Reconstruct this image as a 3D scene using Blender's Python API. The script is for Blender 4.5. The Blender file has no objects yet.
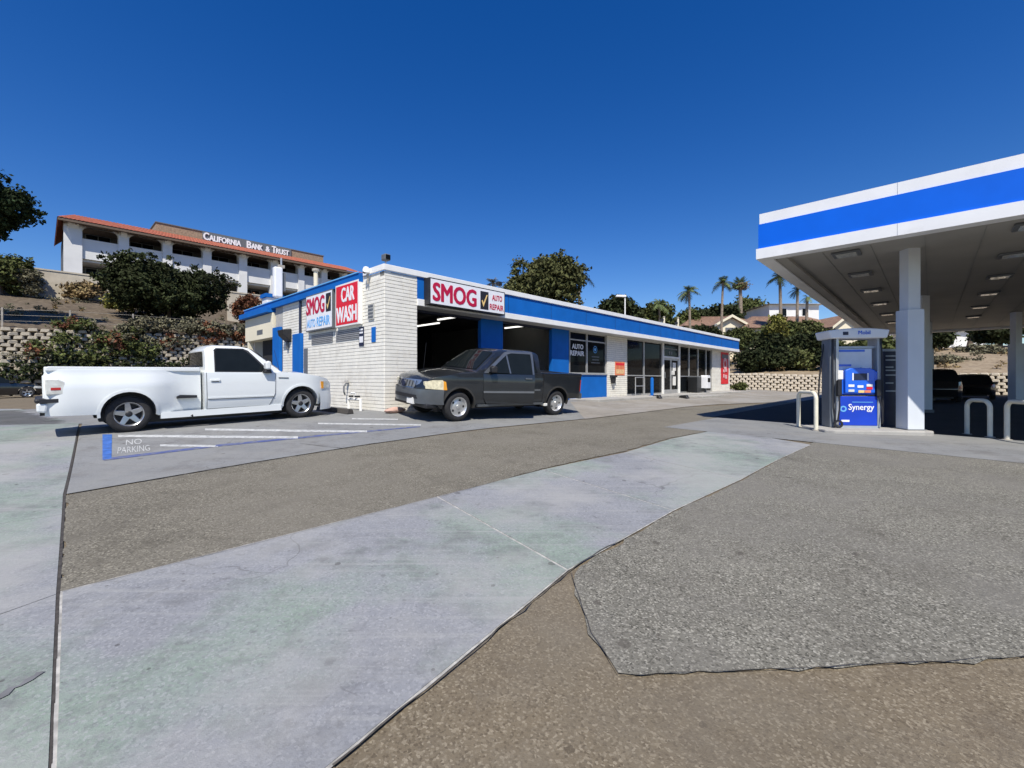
import bpy, bmesh, math, random
import numpy as np
from mathutils import Vector, Matrix
random.seed(7); rng = np.random.default_rng(7)
S = bpy.context.scene
COL = S.collection
# ------------------------------------------------------------------ camera, sky, sun, exposure
F = 445.0; HX = 512.0; HY = 380.0; CZ = 1.5
cam = bpy.data.cameras.new("camera"); camo = bpy.data.objects.new("camera", cam); COL.objects.link(camo)
camo.location = (0, 0, CZ); camo.rotation_euler = (math.pi / 2, 0, 0)
cam.sensor_width = 36; cam.lens = F / 1024 * 36; cam.shift_y = -(384 - HY) / 1024
cam.clip_start = 0.05; cam.clip_end = 4000
S.camera = camo
SUN_EL = math.radians(54); SUN_AZ = math.radians(0)      # sun stands behind the camera, a touch to its left
w = bpy.data.worlds.new("World"); S.world = w; w.use_nodes = True
wn = w.node_tree.nodes; bg = wn["Background"]
sky = wn.new("ShaderNodeTexSky"); sky.sky_type = 'NISHITA'; sky.sun_disc = False
sky.sun_elevation = SUN_EL; sky.sun_rotation = math.pi + SUN_AZ
sky.altitude = 50; sky.air_density = 1.0; sky.dust_density = 0.15; sky.ozone_density = 4.0
hsv = wn.new("ShaderNodeHueSaturation"); hsv.inputs["Saturation"].default_value = 1.36; hsv.inputs["Hue"].default_value = 0.515
w.node_tree.links.new(sky.outputs[0], hsv.inputs["Color"]); w.node_tree.links.new(hsv.outputs[0], bg.inputs[0]); bg.inputs[1].default_value = 0.11
sl = bpy.data.lights.new("sun", 'SUN'); sl.energy = 5.0; sl.angle = math.radians(0.53); sl.color = (1, 0.94, 0.84)
so = bpy.data.objects.new("sun", sl); COL.objects.link(so)
sd = Vector((-math.sin(SUN_AZ) * math.cos(SUN_EL), -math.cos(SUN_AZ) * math.cos(SUN_EL), math.sin(SUN_EL)))
so.rotation_euler = sd.to_track_quat('Z', 'Y').to_euler(); so.location = sd * 60
vs = S.view_settings; vs.view_transform = 'Standard'; vs.look = 'None'; vs.gamma = 1; vs.exposure = 0.18
# ------------------------------------------------------------------ frame of the place: u along the shop front, v into the shop
U = np.array((.686, .7276)); V = np.array((-.7276, .686)); C0 = np.array((-3.5, 12.2))
ANG = math.atan2(U[1], U[0])
def P(u, v): return C0 + u * U + v * V
def to_uv(x, y):
    d = np.array((x, y)) - C0
    return float(d @ U), float(d @ V)
def sm(x, k): return .5 * (x + math.sqrt(x * x + k * k))          # a rounded max(x, 0)
def gz_uv(u, v):
    wv = min(sm(-v, .3) - .15, 26.0); uu = max(min(u, 45.0), -16.0)
    return .62 - .10 * wv + .071 * (sm(wv - 2.5, 1.2) - .06) - .026 * (sm(-uu, .6) - .3) + .0009 * uu * min(max(wv, 0), 16)
def gz(x, y): return gz_uv(*to_uv(x, y))
def ground_px(px, py):                      # where a sight line meets the ground
    dx = (px - HX) / F; dz = (HY - py) / F
    lo, hi = .5, 400.
    for _ in range(60):
        m = (lo + hi) / 2
        if CZ + dz * m > gz(dx * m, m): lo = m
        else: hi = m
    return np.array((dx * lo, lo))
def s_px(px, v=0):                          # u where a sight column meets the plane v = const
    r = (px - HX) / F; c = C0 + V * v
    return (r * c[1] - c[0]) / (U[0] - U[1] * r)
def t_px(px, u=0):
    r = (px - HX) / F; c = C0 + U * u
    return (r * c[1] - c[0]) / (V[0] - V[1] * r)
def z_px(py, u, v): return CZ + (HY - py) * P(u, v)[1] / F
# ------------------------------------------------------------------ materials
MATS = {}
def lin(c):
    return tuple(((x / 255) / 12.92 if x <= 10 else (((x / 255) + .055) / 1.055) ** 2.4) for x in c)
def mat(name, col, rough=.6, metal=0., var=.1, scale=6., bump=0., bscale=40., coat=0., spec=.5, emis=0., island=0., dirt=None, trans=0.):
    if name in MATS: return MATS[name]
    m = bpy.data.materials.new(name); m.use_nodes = True; MATS[name] = m
    nt = m.node_tree; N = nt.nodes; L = nt.links; b = N["Principled BSDF"]
    b.inputs["Roughness"].default_value = rough; b.inputs["Metallic"].default_value = metal
    b.inputs["Coat Weight"].default_value = coat; b.inputs["Coat Roughness"].default_value = .04
    b.inputs["Specular IOR Level"].default_value = spec
    tc = N.new("ShaderNodeTexCoord")
    nz = N.new("ShaderNodeTexNoise"); nz.inputs["Scale"].default_value = scale; nz.inputs["Detail"].default_value = 6
    L.new(tc.outputs["Object"], nz.inputs["Vector"])
    rp = N.new("ShaderNodeValToRGB"); rp.color_ramp.elements[0].position = .3; rp.color_ramp.elements[1].position = .7
    rp.color_ramp.elements[0].color = (*[max(c * (1 - var), 0) for c in col], 1)
    rp.color_ramp.elements[1].color = (*[min(c * (1 + var), 1) for c in col], 1)
    L.new(nz.outputs["Fac"], rp.inputs[0]); out = rp.outputs[0]
    if island:
        g = N.new("ShaderNodeNewGeometry"); hs = N.new("ShaderNodeHueSaturation")
        mr = N.new("ShaderNodeMapRange"); mr.inputs[3].default_value = 1 - island; mr.inputs[4].default_value = 1 + island
        L.new(g.outputs["Random Per Island"], mr.inputs[0]); L.new(mr.outputs[0], hs.inputs["Value"])
        mr2 = N.new("ShaderNodeMapRange"); mr2.inputs[3].default_value = .5 - .03 * island; mr2.inputs[4].default_value = .5 + .03 * island
        L.new(g.outputs["Random Per Island"], mr2.inputs[0]); L.new(mr2.outputs[0], hs.inputs["Hue"])
        L.new(out, hs.inputs["Color"]); out = hs.outputs[0]
    if dirt:
        d2 = N.new("ShaderNodeTexNoise"); d2.inputs["Scale"].default_value = dirt[1]; d2.inputs["Detail"].default_value = 8; d2.inputs["Roughness"].default_value = .7
        L.new(tc.outputs["Object"], d2.inputs["Vector"])
        r2 = N.new("ShaderNodeValToRGB"); r2.color_ramp.elements[0].position = dirt[2]; r2.color_ramp.elements[1].position = dirt[2] + .2
        r2.color_ramp.elements[0].color = (0, 0, 0, 1); r2.color_ramp.elements[1].color = (dirt[3],) * 3 + (1,)
        L.new(d2.outputs["Fac"], r2.inputs[0])
        mx = N.new("ShaderNodeMixRGB"); L.new(r2.outputs[0], mx.inputs[0]); L.new(out, mx.inputs[1]); mx.inputs[2].default_value = (*dirt[0], 1); out = mx.outputs[0]
    L.new(out, b.inputs["Base Color"])
    if bump:
        bn = N.new("ShaderNodeTexNoise"); bn.inputs["Scale"].default_value = bscale; bn.inputs["Detail"].default_value = 5
        L.new(tc.outputs["Object"], bn.inputs["Vector"])
        bp = N.new("ShaderNodeBump"); bp.inputs["Strength"].default_value = bump; bp.inputs["Distance"].default_value = .02
        L.new(bn.outputs["Fac"], bp.inputs["Height"]); L.new(bp.outputs[0], b.inputs["Normal"])
    if emis:
        b.inputs["Emission Color"].default_value = (*col, 1); b.inputs["Emission Strength"].default_value = emis
    if trans: b.inputs["Transmission Weight"].default_value = trans
    return m
def ground_mat(name, base, speck_l, speck_d, sscale, stain, amount=.5, tint=None, bump=.35, streak=None, lighten=None, spots=None):
    m = bpy.data.materials.new(name); m.use_nodes = True; MATS[name] = m
    nt = m.node_tree; N = nt.nodes; L = nt.links; b = N["Principled BSDF"]; b.inputs["Roughness"].default_value = .88; b.inputs["Specular IOR Level"].default_value = .25
    tc = N.new("ShaderNodeTexCoord").outputs["Object"]
    def noise(sc, det=6, rgh=.6, vec=tc):
        n = N.new("ShaderNodeTexNoise"); n.inputs["Scale"].default_value = sc; n.inputs["Detail"].default_value = det; n.inputs["Roughness"].default_value = rgh
        L.new(vec, n.inputs["Vector"]); return n.outputs["Fac"]
    def ramp(src, a, bb, c0=0., c1=1.):
        r = N.new("ShaderNodeMapRange"); r.inputs[1].default_value = a; r.inputs[2].default_value = bb; r.inputs[3].default_value = c0; r.inputs[4].default_value = c1
        L.new(src, r.inputs[0]); return r.outputs[0]
    def mix(f, c1, c2, mode='MIX'):
        x = N.new("ShaderNodeMixRGB"); x.blend_type = mode
        for i, q in ((0, f), (1, c1), (2, c2)):
            if isinstance(q, (int, float)): x.inputs[i].default_value = q
            elif isinstance(q, tuple): x.inputs[i].default_value = (*q, 1)
            else: L.new(q, x.inputs[i])
        return x.outputs[0]
    c = mix(ramp(noise(.9, 8, .65), .35, .68), tuple(x * .88 for x in base), tuple(min(1, x * 1.1) for x in base))
    if tint: c = mix(ramp(noise(.42, 6, .6), .46, .56, 0, .85), c, tint)
    vo = N.new("ShaderNodeTexVoronoi"); vo.inputs["Scale"].default_value = sscale; L.new(tc, vo.inputs["Vector"])
    sep = N.new("ShaderNodeSeparateColor"); L.new(vo.outputs["Color"], sep.inputs[0])
    c = mix(ramp(sep.outputs[0], .62, 1., 0, amount), c, speck_l)
    c = mix(ramp(sep.outputs[1], .6, 1., 0, amount), c, speck_d)
    c = mix(ramp(noise(1.7, 9, .75), .5, .68, 0, stain[1]), c, stain[0])
    c = mix(ramp(noise(9, 4, .6), .62, .7, 0, stain[1] * .7), c, stain[0])
    if streak:
        mp = N.new("ShaderNodeMapping"); mp.inputs["Rotation"].default_value = (0, 0, streak[2]); mp.inputs["Scale"].default_value = (.35, 9, 1); L.new(tc, mp.inputs[0])
        c = mix(ramp(noise(1.6, 6, .6, mp.outputs[0]), .52, .75, 0, streak[1]), c, streak[0])
    if spots:
        v2 = N.new("ShaderNodeTexVoronoi"); v2.inputs["Scale"].default_value = 3.2; L.new(tc, v2.inputs["Vector"]); s2 = N.new("ShaderNodeSeparateColor"); L.new(v2.outputs["Color"], s2.inputs[0])
        th = N.new("ShaderNodeMath"); th.operation = 'MULTIPLY'; L.new(s2.outputs[0], th.inputs[0]); th.inputs[1].default_value = .2
        ns = N.new("ShaderNodeMath"); ns.operation = 'MULTIPLY_ADD'; L.new(noise(30, 3), ns.inputs[0]); ns.inputs[1].default_value = .12; L.new(v2.outputs["Distance"], ns.inputs[2])
        lt_ = N.new("ShaderNodeMath"); lt_.operation = 'LESS_THAN'; L.new(ns.outputs[0], lt_.inputs[0]); L.new(th.outputs[0], lt_.inputs[1])
        c = mix(ramp(lt_.outputs[0], 0, 1, 0, .6), c, spots)
        v3 = N.new("ShaderNodeTexVoronoi"); v3.inputs["Scale"].default_value = 11; L.new(tc, v3.inputs["Vector"]); s3 = N.new("ShaderNodeSeparateColor"); L.new(v3.outputs["Color"], s3.inputs[0])
        t3 = N.new("ShaderNodeMath"); t3.operation = 'MULTIPLY_ADD'; L.new(s3.outputs[1], t3.inputs[0]); t3.inputs[1].default_value = .5; t3.inputs[2].default_value = -.36
        l3 = N.new("ShaderNodeMath"); l3.operation = 'LESS_THAN'; L.new(v3.outputs["Distance"], l3.inputs[0]); L.new(t3.outputs[0], l3.inputs[1])
        c = mix(ramp(l3.outputs[0], 0, 1, 0, .55), c, spots)
        cr = N.new("ShaderNodeTexVoronoi"); cr.feature = 'DISTANCE_TO_EDGE'; cr.inputs["Scale"].default_value = .42; wv_ = N.new("ShaderNodeVectorMath"); wv_.operation = 'MULTIPLY_ADD'; nc_ = N.new("ShaderNodeTexNoise"); nc_.inputs["Scale"].default_value = 1.6; L.new(tc, nc_.inputs["Vector"])
        L.new(nc_.outputs["Color"], wv_.inputs[0]); wv_.inputs[1].default_value = (.9, .9, 0); L.new(tc, wv_.inputs[2]); L.new(wv_.outputs[0], cr.inputs["Vector"])
        f_ = N.new("ShaderNodeMath"); f_.operation = 'MULTIPLY'; L.new(ramp(cr.outputs["Distance"], .0, .0035, .55, 0), f_.inputs[0]); L.new(ramp(noise(.6, 3), .48, .56), f_.inputs[1])
        c = mix(f_.outputs[0], c, spots)
    if lighten:
        c = mix(ramp(noise(.55, 8, .65), .46, .6, 0, lighten[1]), c, lighten[0])
    L.new(c, b.inputs["Base Color"])
    bp = N.new("ShaderNodeBump"); bp.inputs["Strength"].default_value = bump; bp.inputs["Distance"].default_value = .008
    ad = N.new("ShaderNodeMath"); ad.operation = 'ADD'; L.new(sep.outputs[2], ad.inputs[0]); L.new(noise(160, 3), ad.inputs[1])
    L.new(ad.outputs[0], bp.inputs["Height"]); L.new(bp.outputs[0], b.inputs["Normal"])
    return m
M_AGG = ground_mat("aggregate_asphalt", (.195, .186, .152), (.46, .44, .37), (.04, .038, .03), 95, ((.11, .10, .082), .45), .8, bump=.8, lighten=((.2, .19, .165), .5), spots=(.07, .06, .05))
M_ASP = ground_mat("worn_asphalt", (.172, .158, .124), (.38, .355, .28), (.05, .045, .035), 80, ((.1, .09, .07), .6), .7, bump=.6, lighten=((.2, .185, .15), .5))
M_BRN = ground_mat("brown_asphalt", (.172, .140, .094), (.38, .33, .24), (.06, .045, .03), 95, ((.10, .078, .054), .55), .55, bump=.5, lighten=((.175, .155, .12), .5), spots=(.06, .045, .03))
M_CON = ground_mat("concrete", (.245, .254, .268), (.36, .365, .37), (.15, .155, .165), 75, ((.135, .138, .142), .85), .5, tint=(.222, .285, .228), bump=.35, streak=((.33, .335, .325), .6, .2), lighten=((.335, .335, .32), .65), spots=(.045, .042, .04))
M_CON2 = ground_mat("old_concrete", (.215, .222, .222), (.31, .31, .30), (.14, .14, .14), 90, ((.125, .12, .115), .75), .4, bump=.2, streak=((.15, .15, .15), .5, .8), lighten=((.25, .25, .235), .6), spots=(.06, .055, .05))
M_CONP = ground_mat("pale_concrete", (.40, .39, .36), (.45, .44, .42), (.27, .26, .25), 90, ((.23, .215, .2), .55), .3, bump=.2)
M_TAN = ground_mat("tan_concrete", (.27, .25, .215), (.34, .32, .28), (.17, .155, .13), 90, ((.17, .15, .125), .6), .35, bump=.2, lighten=((.34, .33, .31), .6))
M_FORE = ground_mat("canopy_shade_asphalt", (.034, .031, .027), (.06, .056, .05), (.016, .015, .013), 90, ((.02, .018, .016), .7), .4, bump=.2)  # near-black: the canopy's shade is put into the asphalt colour
M_JOINT = mat("joint_dirt", (.05, .045, .04), .95, var=.4, scale=20)
M_CURBJ = mat("joint_sealant", (.36, .35, .32), .9, var=.4, scale=14)
M_DRY = ground_mat("dry_soil", (.30, .235, .155), (.42, .35, .24), (.14, .10, .06), 5, ((.15, .12, .075), .7), .5, bump=.5)
M_MULCH = ground_mat("mulch", (.125, .098, .068), (.22, .18, .13), (.05, .04, .03), 5, ((.07, .055, .04), .7), .5, bump=.5)
M_PBLUE = mat("blue_paint_road", (.035, .12, .40), .7, var=.3, scale=10, dirt=((.25, .27, .3), 12, .55, .6))
M_PWHITE = mat("white_paint_road", (.50, .51, .50), .7, var=.15, scale=10, dirt=((.22, .23, .23), 12, .46, .9))
M_PNAVY = mat("faded_blue_paint", (.06, .085, .24), .7, var=.2, scale=10, dirt=((.19, .198, .2), 9, .44, .9))
M_BRICK = mat("white_painted_brick", (.81, .785, .70), .75, var=.06, scale=3, bump=.25, bscale=60, dirt=((.52, .47, .38), 1.6, .53, .55))
M_MORT = mat("painted_mortar", (.42, .41, .38), .9, var=.1)
M_WTRIM = mat("white_trim", (.82, .82, .79), .5, var=.05, scale=2, dirt=((.5, .48, .42), 3, .62, .5))
M_BLUE = mat("blue_paint", (.006, .125, .46), .65, var=.1, scale=1.5, spec=.2, dirt=((.03, .15, .42), 3, .62, .4))
M_BLUEB = mat("canopy_blue", (.0, .125, .72), .35, var=.08, scale=1.2)
M_CWHITE = mat("canopy_white", (.83, .835, .83), .4, var=.05, scale=1.5, dirt=((.55, .54, .5), 1.1, .56, .4))
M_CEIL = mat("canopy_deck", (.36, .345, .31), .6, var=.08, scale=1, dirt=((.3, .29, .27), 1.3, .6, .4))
M_COLM = mat("column_grey", (.66, .70, .74), .45, var=.04, scale=2)
M_GLASS = mat("dark_glass", (.008, .010, .012), .05, var=.2, spec=.07)
M_TINT = mat("tinted_glass", (.010, .013, .014), .04, var=.1, spec=.2)
M_ALU = mat("aluminium", (.55, .55, .54), .4, .6, var=.08)
M_BLACK = mat("black_plastic", (.018, .018, .02), .5, var=.2)
M_RUB = mat("tyre_rubber", (.022, .022, .023), .85, var=.3, scale=20)
M_CHROME = mat("chrome", (.66, .66, .65), .32, .75, var=.05)
M_RIM = mat("alloy_rim", (.50, .51, .52), .28, .85, var=.08)
M_WCAR = mat("white_car_paint", (.74, .77, .76), .32, var=.02, scale=2, coat=.7)
M_GCAR = mat("grey_car_paint", (.022, .026, .031), .28, .25, var=.12, scale=3, coat=.9)
M_GCARD = mat("faded_grey_paint", (.052, .050, .046), .55, .2, var=.25, scale=5, coat=.1)
M_GMET = mat("grey_bumper", (.15, .165, .18), .3, .6, var=.08, coat=.3)
M_BCAR = mat("black_car_paint", (.010, .010, .011), .2, var=.1, coat=.8)
M_TRIMG = mat("trim_grey", (.13, .14, .15), .5, var=.1)
M_RED = mat("sign_red", (.72, .015, .03), .4, var=.05)
M_DRED = mat("sign_dark_red", (.50, .008, .05), .4, var=.05)
M_SWHITE = mat("sign_white", (.82, .83, .85), .4, var=.04)
M_SBLUE = mat("sign_light_blue", (.14, .42, .80), .4, var=.05)
M_NAVY = mat("navy_panel", (.015, .022, .055), .4, var=.15)
M_GOLD = mat("sign_gold", (.85, .60, .22), .4)
M_PINK = mat("faded_print", (.72, .42, .42), .6, var=.2, scale=10)
M_ORANGE = mat("orange_print", (.75, .22, .10), .5, var=.25, scale=3)
M_TUBE = mat("lit_tube", (1., .98, .93), .4, emis=1.3)
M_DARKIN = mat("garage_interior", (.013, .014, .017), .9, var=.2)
M_BEIGE = mat("beige_stucco", (.55, .49, .38), .85, var=.12, scale=1.2, bump=.2, dirt=((.34, .28, .2), 1.5, .55, .5))
M_STUCCO = mat("pale_stucco", (.72, .72, .70), .85, var=.06, scale=.8, bump=.1)
M_LOGGIA = mat("shaded_loggia_wall", (.10, .10, .10), .85, var=.15)  # wall colour darkened so the arches read as deep shade
M_CREAM = mat("cream_stucco", (.74, .68, .52), .85, var=.06, scale=.8)
M_TILE = mat("clay_tile", (.31, .088, .046), .8, var=.35, scale=4, bump=.3)
M_TILE2 = mat("brown_tile", (.25, .155, .105), .8, var=.3, scale=3)
M_SHING = mat("wood_shingle", (.30, .22, .15), .9, var=.3, scale=5, bump=.4)
M_BLOCK = mat("crib_block", (.37, .33, .26), .9, var=.3, scale=2, bump=.5, bscale=30, dirt=((.24, .2, .15), 3, .55, .5))
M_BLOCKR = mat("pale_crib_block", (.60, .53, .42), .9, var=.14, scale=2, bump=.5, bscale=30)
M_BARK = mat("bark", (.13, .10, .075), .9, var=.3, bump=.6, bscale=12)
M_PALMB = mat("palm_bark", (.26, .21, .16), .9, var=.3, bump=.6, bscale=12)
M_POST = mat("weathered_post", (.36, .33, .28), .8, var=.2)
M_KERB = mat("yellow_kerb", (.62, .55, .30), .8, var=.2)
M_HOOP = mat("cream_pipe", (.74, .70, .56), .45, var=.06, scale=5)
M_AMBER = mat("amber_lens", (.85, .36, .03), .25, coat=.5)
M_LENS = mat("headlight_lens", (.72, .66, .46), .18, var=.25, scale=14, coat=.6)
M_LENSW = mat("clear_lens", (.62, .63, .58), .2, var=.2, scale=14, coat=.6)
M_TAIL = mat("red_lens", (.45, .02, .02), .2, coat=.6)
M_PAPER = mat("paper", (.78, .77, .72), .7, var=.1, scale=20)
M_PUMPG = mat("pump_grey", (.42, .46, .50), .4, .3, var=.06)
M_PUMPS = mat("pump_shaded_side", (.17, .19, .21), .5, .2, var=.08)  # pump grey darkened for the side turned away from the sun
M_PUMPL = mat("pump_pale", (.66, .72, .80), .4, var=.05)
M_PUMPB = mat("pump_blue", (.012, .13, .72), .32, var=.08, scale=2, coat=.3)
M_PUMPD = mat("pump_deep_blue", (.006, .05, .50), .3, var=.1, scale=2, coat=.4)
def leafm(name, col, isl=.45, rough=.6):
    m = mat(name, col, .8, var=.4, scale=.35, island=isl, spec=.12); return m
L_DARK = leafm("leaf_dark", (.032, .040, .016)); L_MID = leafm("leaf_mid", (.082, .095, .032))
L_OLIVE = leafm("leaf_olive", (.10, .11, .04)); L_PALM = leafm("leaf_palm", (.12, .15, .06)); L_YEL = leafm("leaf_yellow", (.20, .19, .05))
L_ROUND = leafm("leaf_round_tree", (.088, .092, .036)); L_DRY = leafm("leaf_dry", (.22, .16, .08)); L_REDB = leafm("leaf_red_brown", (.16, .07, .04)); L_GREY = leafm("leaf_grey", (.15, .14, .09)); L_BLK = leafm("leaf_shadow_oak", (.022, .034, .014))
# ------------------------------------------------------------------ mesh helpers
class MB:
    def __init__(s): s.v = []; s.f = []
    def quad(s, a, b, c, d): n = len(s.v); s.v += [a, b, c, d]; s.f.append((n, n + 1, n + 2, n + 3)); return s
    def box(s, x0, x1, y0, y1, z0, z1):
        n = len(s.v); s.v += [(x0, y0, z0), (x1, y0, z0), (x1, y1, z0), (x0, y1, z0), (x0, y0, z1), (x1, y0, z1), (x1, y1, z1), (x0, y1, z1)]
        s.f += [tuple(n + i for i in q) for q in ((0, 3, 2, 1), (4, 5, 6, 7), (0, 1, 5, 4), (1, 2, 6, 5), (2, 3, 7, 6), (3, 0, 4, 7))]; return s
    def prism(s, poly, a0, a1, axis='y'):
        n = len(s.v); k = len(poly)
        f = {'y': lambda p, a: (p[0], a, p[1]), 'x': lambda p, a: (a, p[0], p[1]), 'z': lambda p, a: (p[0], p[1], a)}[axis]
        s.v += [f(p, a0) for p in poly] + [f(p, a1) for p in poly]
        s.f += [tuple(range(n, n + k)), tuple(range(n + 2 * k - 1, n + k - 1, -1))]
        s.f += [(n + i, n + k + i, n + k + (i + 1) % k, n + (i + 1) % k) for i in range(k)]; return s
    def tube(s, pts, r, n=8, caps=True):
        pts = [Vector(p) for p in pts]; b = len(s.v); k = len(pts)
        rs = r if isinstance(r, (list, tuple)) else [r] * k
        ref = None
        for i, p in enumerate(pts):
            d = (pts[min(i + 1, k - 1)] - pts[max(i - 1, 0)]).normalized()
            if ref is None: ref = Vector((0, 0, 1)) if abs(d.z) < .9 else Vector((1, 0, 0))
            a = d.cross(ref).normalized(); ref2 = a.cross(d).normalized(); ref = ref2
            for j in range(n):
                t = 2 * math.pi * j / n; s.v.append(tuple(p + (a * math.cos(t) + ref2 * math.sin(t)) * rs[i]))
        for i in range(k - 1):
            for j in range(n):
                q = (j + 1) % n; s.f.append((b + i * n + j, b + i * n + q, b + (i + 1) * n + q, b + (i + 1) * n + j))
        if caps: s.f += [tuple(b + j for j in range(n))[::-1], tuple(b + (k - 1) * n + j for j in range(n))]
        return s
    def lathe(s, prof, c=(0, 0, 0), axis='z', n=24, closed=False):      # prof: (radius, along)
        b = len(s.v); k = len(prof)
        for (r, a) in prof:
            for j in range(n):
                t = 2 * math.pi * j / n; x, y = r * math.cos(t), r * math.sin(t)
                q = {'z': (x, y, a), 'y': (x, a, y), 'x': (a, x, y)}[axis]
                s.v.append((q[0] + c[0], q[1] + c[1], q[2] + c[2]))
        for i in range(k if closed else k - 1):
            i2 = (i + 1) % k
            for j in range(n): q = (j + 1) % n; s.f.append((b + i * n + j, b + i * n + q, b + i2 * n + q, b + i2 * n + j))
        return s
    def grid(s, fn, nu, nv):
        b = len(s.v)
        for i in range(nu + 1):
            for j in range(nv + 1): s.v.append(tuple(fn(i / nu, j / nv)))
        for i in range(nu):
            for j in range(nv): a = b + i * (nv + 1) + j; s.f.append((a, a + 1, a + nv + 2, a + nv + 1))
        return s
    def mesh(s, name, smooth=False):
        me = bpy.data.meshes.new(name); me.from_pydata(s.v, [], s.f); me.validate(); 
        bm = bmesh.new(); bm.from_mesh(me); bmesh.ops.recalc_face_normals(bm, faces=bm.faces); bm.to_mesh(me); bm.free()
        if smooth: me.shade_smooth() if hasattr(me, 'shade_smooth') else None
        return me
    def build(s, name, m, parent=None, smooth=False, bevel=0., seg=2):
        return link(name, s.mesh(name, smooth), m, parent, smooth, bevel, seg)
def link(name, me, m, parent=None, smooth=False, bevel=0., seg=2):
    o = bpy.data.objects.new(name, me); COL.objects.link(o)
    if m and not me.materials: me.materials.append(m)
    if parent: o.parent = parent
    if bevel:
        b = o.modifiers.new("bevel", 'BEVEL'); b.width = bevel; b.segments = seg; b.limit_method = 'ANGLE'; b.angle_limit = math.radians(35); b.harden_normals = False
    if smooth:
        try:
            for p in me.polygons: p.use_smooth = True
            me.set_sharp_from_angle(angle=math.radians(38))
        except Exception: pass
    return o
def tag(o, label=None, cat=None, group=None, kind=None):
    if label: o["label"] = label
    if cat: o["category"] = cat
    if group: o["group"] = group
    if kind: o["kind"] = kind
    return o
def thing(name, label, cat, loc=(0, 0, 0), rotz=0., group=None):
    o = bpy.data.objects.new(name, None); COL.objects.link(o); o.location = loc; o.rotation_euler = (0, 0, rotz)
    o.empty_display_size = .2
    return tag(o, label, cat, group)
def at_uv(name, label, cat, u, v, z=None, rot=0., group=None):
    p = P(u, v); return thing(name, label, cat, (p[0], p[1], gz_uv(u, v) if z is None else z), ANG + rot, group)
def copy_tree(o, parent=None):
    c = o.copy(); COL.objects.link(c); c.parent = parent
    for ch in o.children: copy_tree(ch, c)
    return c
def text_mesh(txt, h, wd=None, offset=0., depth=.004, shear=0.):
    cu = bpy.data.curves.new("t", 'FONT'); cu.body = txt; cu.size = 1; cu.offset = 0; cu.extrude = 0; cu.resolution_u = 3; cu.shear = shear
    o = bpy.data.objects.new("t", cu); COL.objects.link(o)
    dg = bpy.context.evaluated_depsgraph_get(); me = bpy.data.meshes.new_from_object(o.evaluated_get(dg))
    bpy.data.objects.remove(o); bpy.data.curves.remove(cu)
    co = np.array([v.co[:] for v in me.vertices]); mn, mx = co.min(0), co.max(0)
    sx = h / (mx[1] - mn[1]); sxx = sx if wd is None else wd / (mx[0] - mn[0])
    for v in me.vertices: v.co = ((v.co.x - mn[0]) * sxx, 0, (v.co.y - mn[1]) * sx)
    if offset:
        co = np.array([v.co[:] for v in me.vertices]); fs = [tuple(p.vertices) for p in me.polygons]; n_ = len(co); V_, F_ = [], []
        o_ = offset * h * .9
        for i, (dx, dz) in enumerate(((0, 0), (-1, 0), (1, 0), (0, -.7), (0, .7), (-.7, -.5), (.7, -.5), (-.7, .5), (.7, .5))):
            V_ += [(c[0] + dx * o_, c[1] - i * .0004, c[2] + dz * o_) for c in co]; F_ += [tuple(q + i * n_ for q in f) for f in fs]
        me2 = bpy.data.meshes.new("lettering"); me2.from_pydata(V_, [], F_); bpy.data.meshes.remove(me); me = me2
    if depth:
        bm = bmesh.new(); bm.from_mesh(me); r = bmesh.ops.extrude_face_region(bm, geom=bm.faces[:])
        for e in r['geom']:
            if isinstance(e, bmesh.types.BMVert): e.co.y -= depth
        bmesh.ops.recalc_face_normals(bm, faces=bm.faces); bm.to_mesh(me); bm.free()
    me.materials.clear()
    return me, (mx[0] - mn[0]) * sxx
def text(txt, m, parent, loc, h, wd=None, offset=0., rotz=0., depth=.004, name="lettering", shear=0.):
    me, wdt = text_mesh(txt, h, wd, offset, depth, shear); o = link(name, me, m, parent); o.location = loc; o.rotation_euler = (0, 0, rotz); return o
# ---- sheets draped over the sloping ground
def drape(name, poly, m, off, parent=None, cell=.3, thick=0.):
    bm = bmesh.new(); vs_ = [bm.verts.new((p[0], p[1], 0)) for p in poly]; bm.faces.new(vs_)
    bmesh.ops.triangulate(bm, faces=bm.faces[:])
    xs = [p[0] for p in poly]; ys = [p[1] for p in poly]
    for ax, lo, hi in ((0, min(xs), max(xs)), (1, min(ys), max(ys))):
        k = math.ceil(lo / cell) * cell
        while k < hi:
            co = [0, 0, 0]; no = [0, 0, 0]; co[ax] = k; no[ax] = 1
            bmesh.ops.bisect_plane(bm, geom=bm.verts[:] + bm.edges[:] + bm.faces[:], plane_co=co, plane_no=no); k += cell
    for v in bm.verts: v.co.z = gz(v.co.x, v.co.y) + off
    bmesh.ops.recalc_face_normals(bm, faces=bm.faces)
    for f in bm.faces:
        if f.normal.z < 0: f.normal_flip()
    if thick:
        be = [e for e in bm.edges if e.is_boundary]
        r = bmesh.ops.extrude_edge_only(bm, edges=be)
        for e in r['geom']:
            if isinstance(e, bmesh.types.BMVert): e.co.z -= thick
    me = bpy.data.meshes.new(name); bm.to_mesh(me); bm.free()
    return link(name, me, m, parent)
def ragged(poly, step=.1, amp=.012):
    out = []; g = np.random.default_rng(3)
    for i in range(len(poly)):
        a, b = np.array(poly[i]), np.array(poly[(i + 1) % len(poly)]); n_ = int(min(80, max(1, np.linalg.norm(b - a) / step)))
        for k in range(n_): out.append(a + (b - a) * k / n_ + g.normal(size=2) * amp * (1 if n_ > 1 else 0))
    return out
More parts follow.
